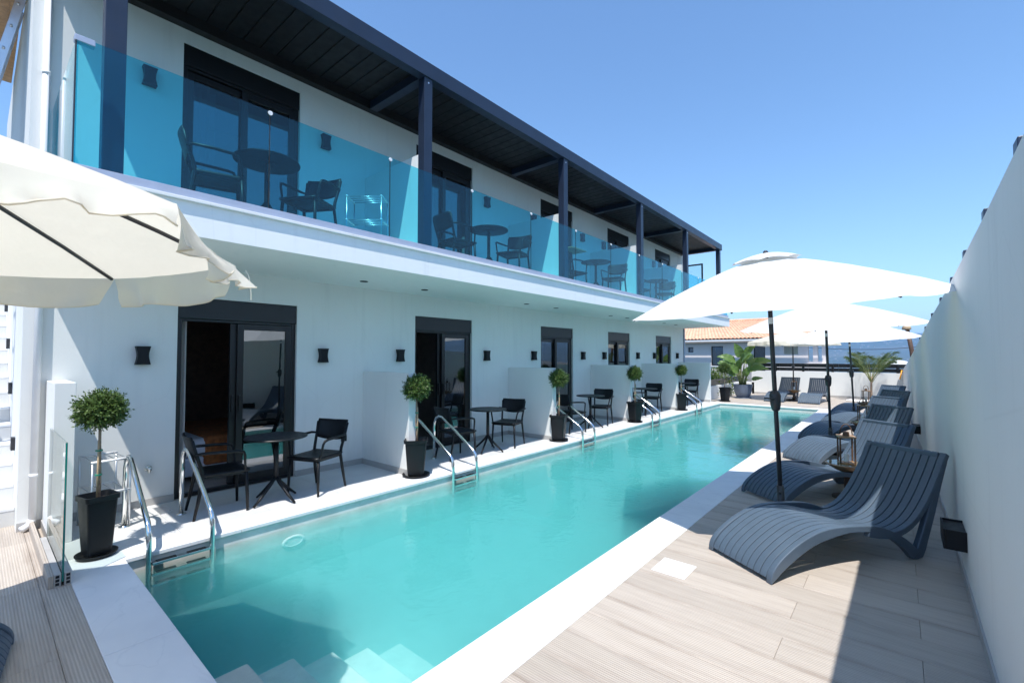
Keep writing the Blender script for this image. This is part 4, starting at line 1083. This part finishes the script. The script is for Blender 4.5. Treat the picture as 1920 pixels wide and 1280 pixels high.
# ------------------------------------------------------------------ neighbouring house
HY = 34.0
hs = thing('tiled_roof_house', 'grey rendered house with terracotta tiled roof beyond the pool end', 'house')
def holes_wall(mbx, x0, x1, z0, z1, y0, y1, holes):
    """front wall y0..y1, with rectangular openings (xa, xb, za, zb), sorted by x"""
    x = x0
    for xa, xb, za, zb in holes:
        if xa > x: mbx.box(x, xa, y0, y1, z0, z1)
        if za > z0: mbx.box(xa, xb, y0, y1, z0, za)
        if zb < z1: mbx.box(xa, xb, y0, y1, zb, z1)
        x = xb
    if x < x1: mbx.box(x, x1, y0, y1, z0, z1)
hw = MB()
holes_wall(hw, -14.0, -3.4, -2.4, 2.75, HY, HY+.3, [(-11.87, -11.49, 1.9, 2.28), (-10.25, -9.45, .95, 2.33), (-7.52, -6.82, .2, 2.33), (-5.75, -4.95, 1.75, 2.56), (-4.40, -4.15, 1.30, 2.56), (-3.9, -3.68, 1.30, 2.56)])
hw.build('wall', M['farplaster'], hs)
B(-14, -13.7, HY+.3, HY+9, -2.4, 2.75).build('wall', M['farplaster'], hs)
B(-6.2, -5.9, HY+.3, HY+9, -2.4, 2.75).build('wall', M['farplaster'], hs)
B(-13.7, -6.2, HY+8.7, HY+9, -2.4, 2.75).build('wall', M['farplaster'], hs)
def hwin(x0, x1, z0, z1, split=None):
    f = MB(); s = .06
    f.box(x0, x0+s, HY+.12, HY+.18, z0, z1); f.box(x1-s, x1, HY+.12, HY+.18, z0, z1); f.box(x0+s, x1-s, HY+.12, HY+.18, z0, z0+s); f.box(x0+s, x1-s, HY+.12, HY+.18, z1-s, z1)
    w = f.build('window', M['black'], hs); B(x0+s, x1-s, HY+.14, HY+.15, z0+s, z1-s).build('pane', M['doorglass'], w)
    B(x0-.08, x1+.08, HY-.05, HY-.001, z0-.07, z0-.001).build('sill', M['marble'], w)
hwin(-11.87, -11.49, 1.9, 2.28); hwin(-10.25, -9.45, .95, 2.33); hwin(-7.52, -6.82, .2, 2.33)
B(-9.98, -9.5, HY+.19, HY+.2, 1.0, 2.3).build('blind', basic('blue_blind', (.12, .30, .48), .6), hs)
B(-13.7, -3.6, HY+.3, HY+8.7, 2.70, 2.75).build('ceiling', M['farplaster'], hs)
fs_ = B(-14.6, -3.2, HY-.36, HY-.02, 2.60, 2.74).build('eave', M['farplaster'], hs)
B(-14.6, -3.3, HY-.58, HY-.48, 2.66, 2.76).build('gutter', M['whitepipe'], hs)
B(-4.4, -3.4, HY-1.6, HY-.001, -2.4, 1.20).build('terrace_wall', M['farplaster'], hs)
for x in (-4.75, -4.25, -3.95): pass
# roof: rows of barrel tiles as real corrugation (tiles a few pixels wide), hips both sides
def roofpatch(P0, P1, P2, P3, nu, nv, name):
    P0, P1, P2, P3 = map(Vector, (P0, P1, P2, P3)); nrm = (P1-P0).cross(P3-P0).normalized()
    if nrm.z < 0: nrm = -nrm
    def fn(u, v):
        p = P0.lerp(P1, u).lerp(P3.lerp(P2, u), v)
        c = abs(math.sin(math.pi*u*nu/6))*.075; stp = (1-((v*nv/2) % 1))*.035
        return tuple(p+nrm*(c+stp))
    return tag(MB().grid(fn, nu, nv).build(name, M['terracotta'], hs, fix=False), kind='stuff')
ez = 2.78
roofpatch((-15.0, HY-.42, ez), (-3.1, HY-.42, ez), (-6.6, HY+3.6, 4.25), (-11.8, HY+3.6, 4.25) if False else (-15.0, HY+3.6, 4.25), 288, 36, 'roof_tiles')
roofpatch((-3.1, HY-.42, ez), (-3.1, HY+8.2, ez), (-6.6, HY+3.6, 4.25), (-6.6, HY+3.6, 4.25), 220, 36, 'roof_tiles')
roofpatch((-15.0, HY+8.2, ez), (-3.1, HY+8.2, ez), (-6.6, HY+3.6, 4.25), (-15.0, HY+3.6, 4.25), 288, 36, 'roof_tiles')
MB().tube([(-15, HY+3.6, 4.33), (-6.6, HY+3.6, 4.33)], .11, 8).build('ridge', M['terracotta'], hs, smooth=True)
MB().tube([(-6.6, HY+3.6, 4.33), (-3.1, HY-.42, ez+.08)], .10, 8).build('ridge', M['terracotta'], hs, smooth=True)
# concrete garden wall under the house
t = thing('concrete_wall', 'grey rough concrete garden wall below the tiled roof house', 'wall')
B(-16, -5, 27.0, 27.3, -2.4, .85).build('wall', M['tree_d'], t, bevel=.01)
print('objects', len(bpy.data.objects))
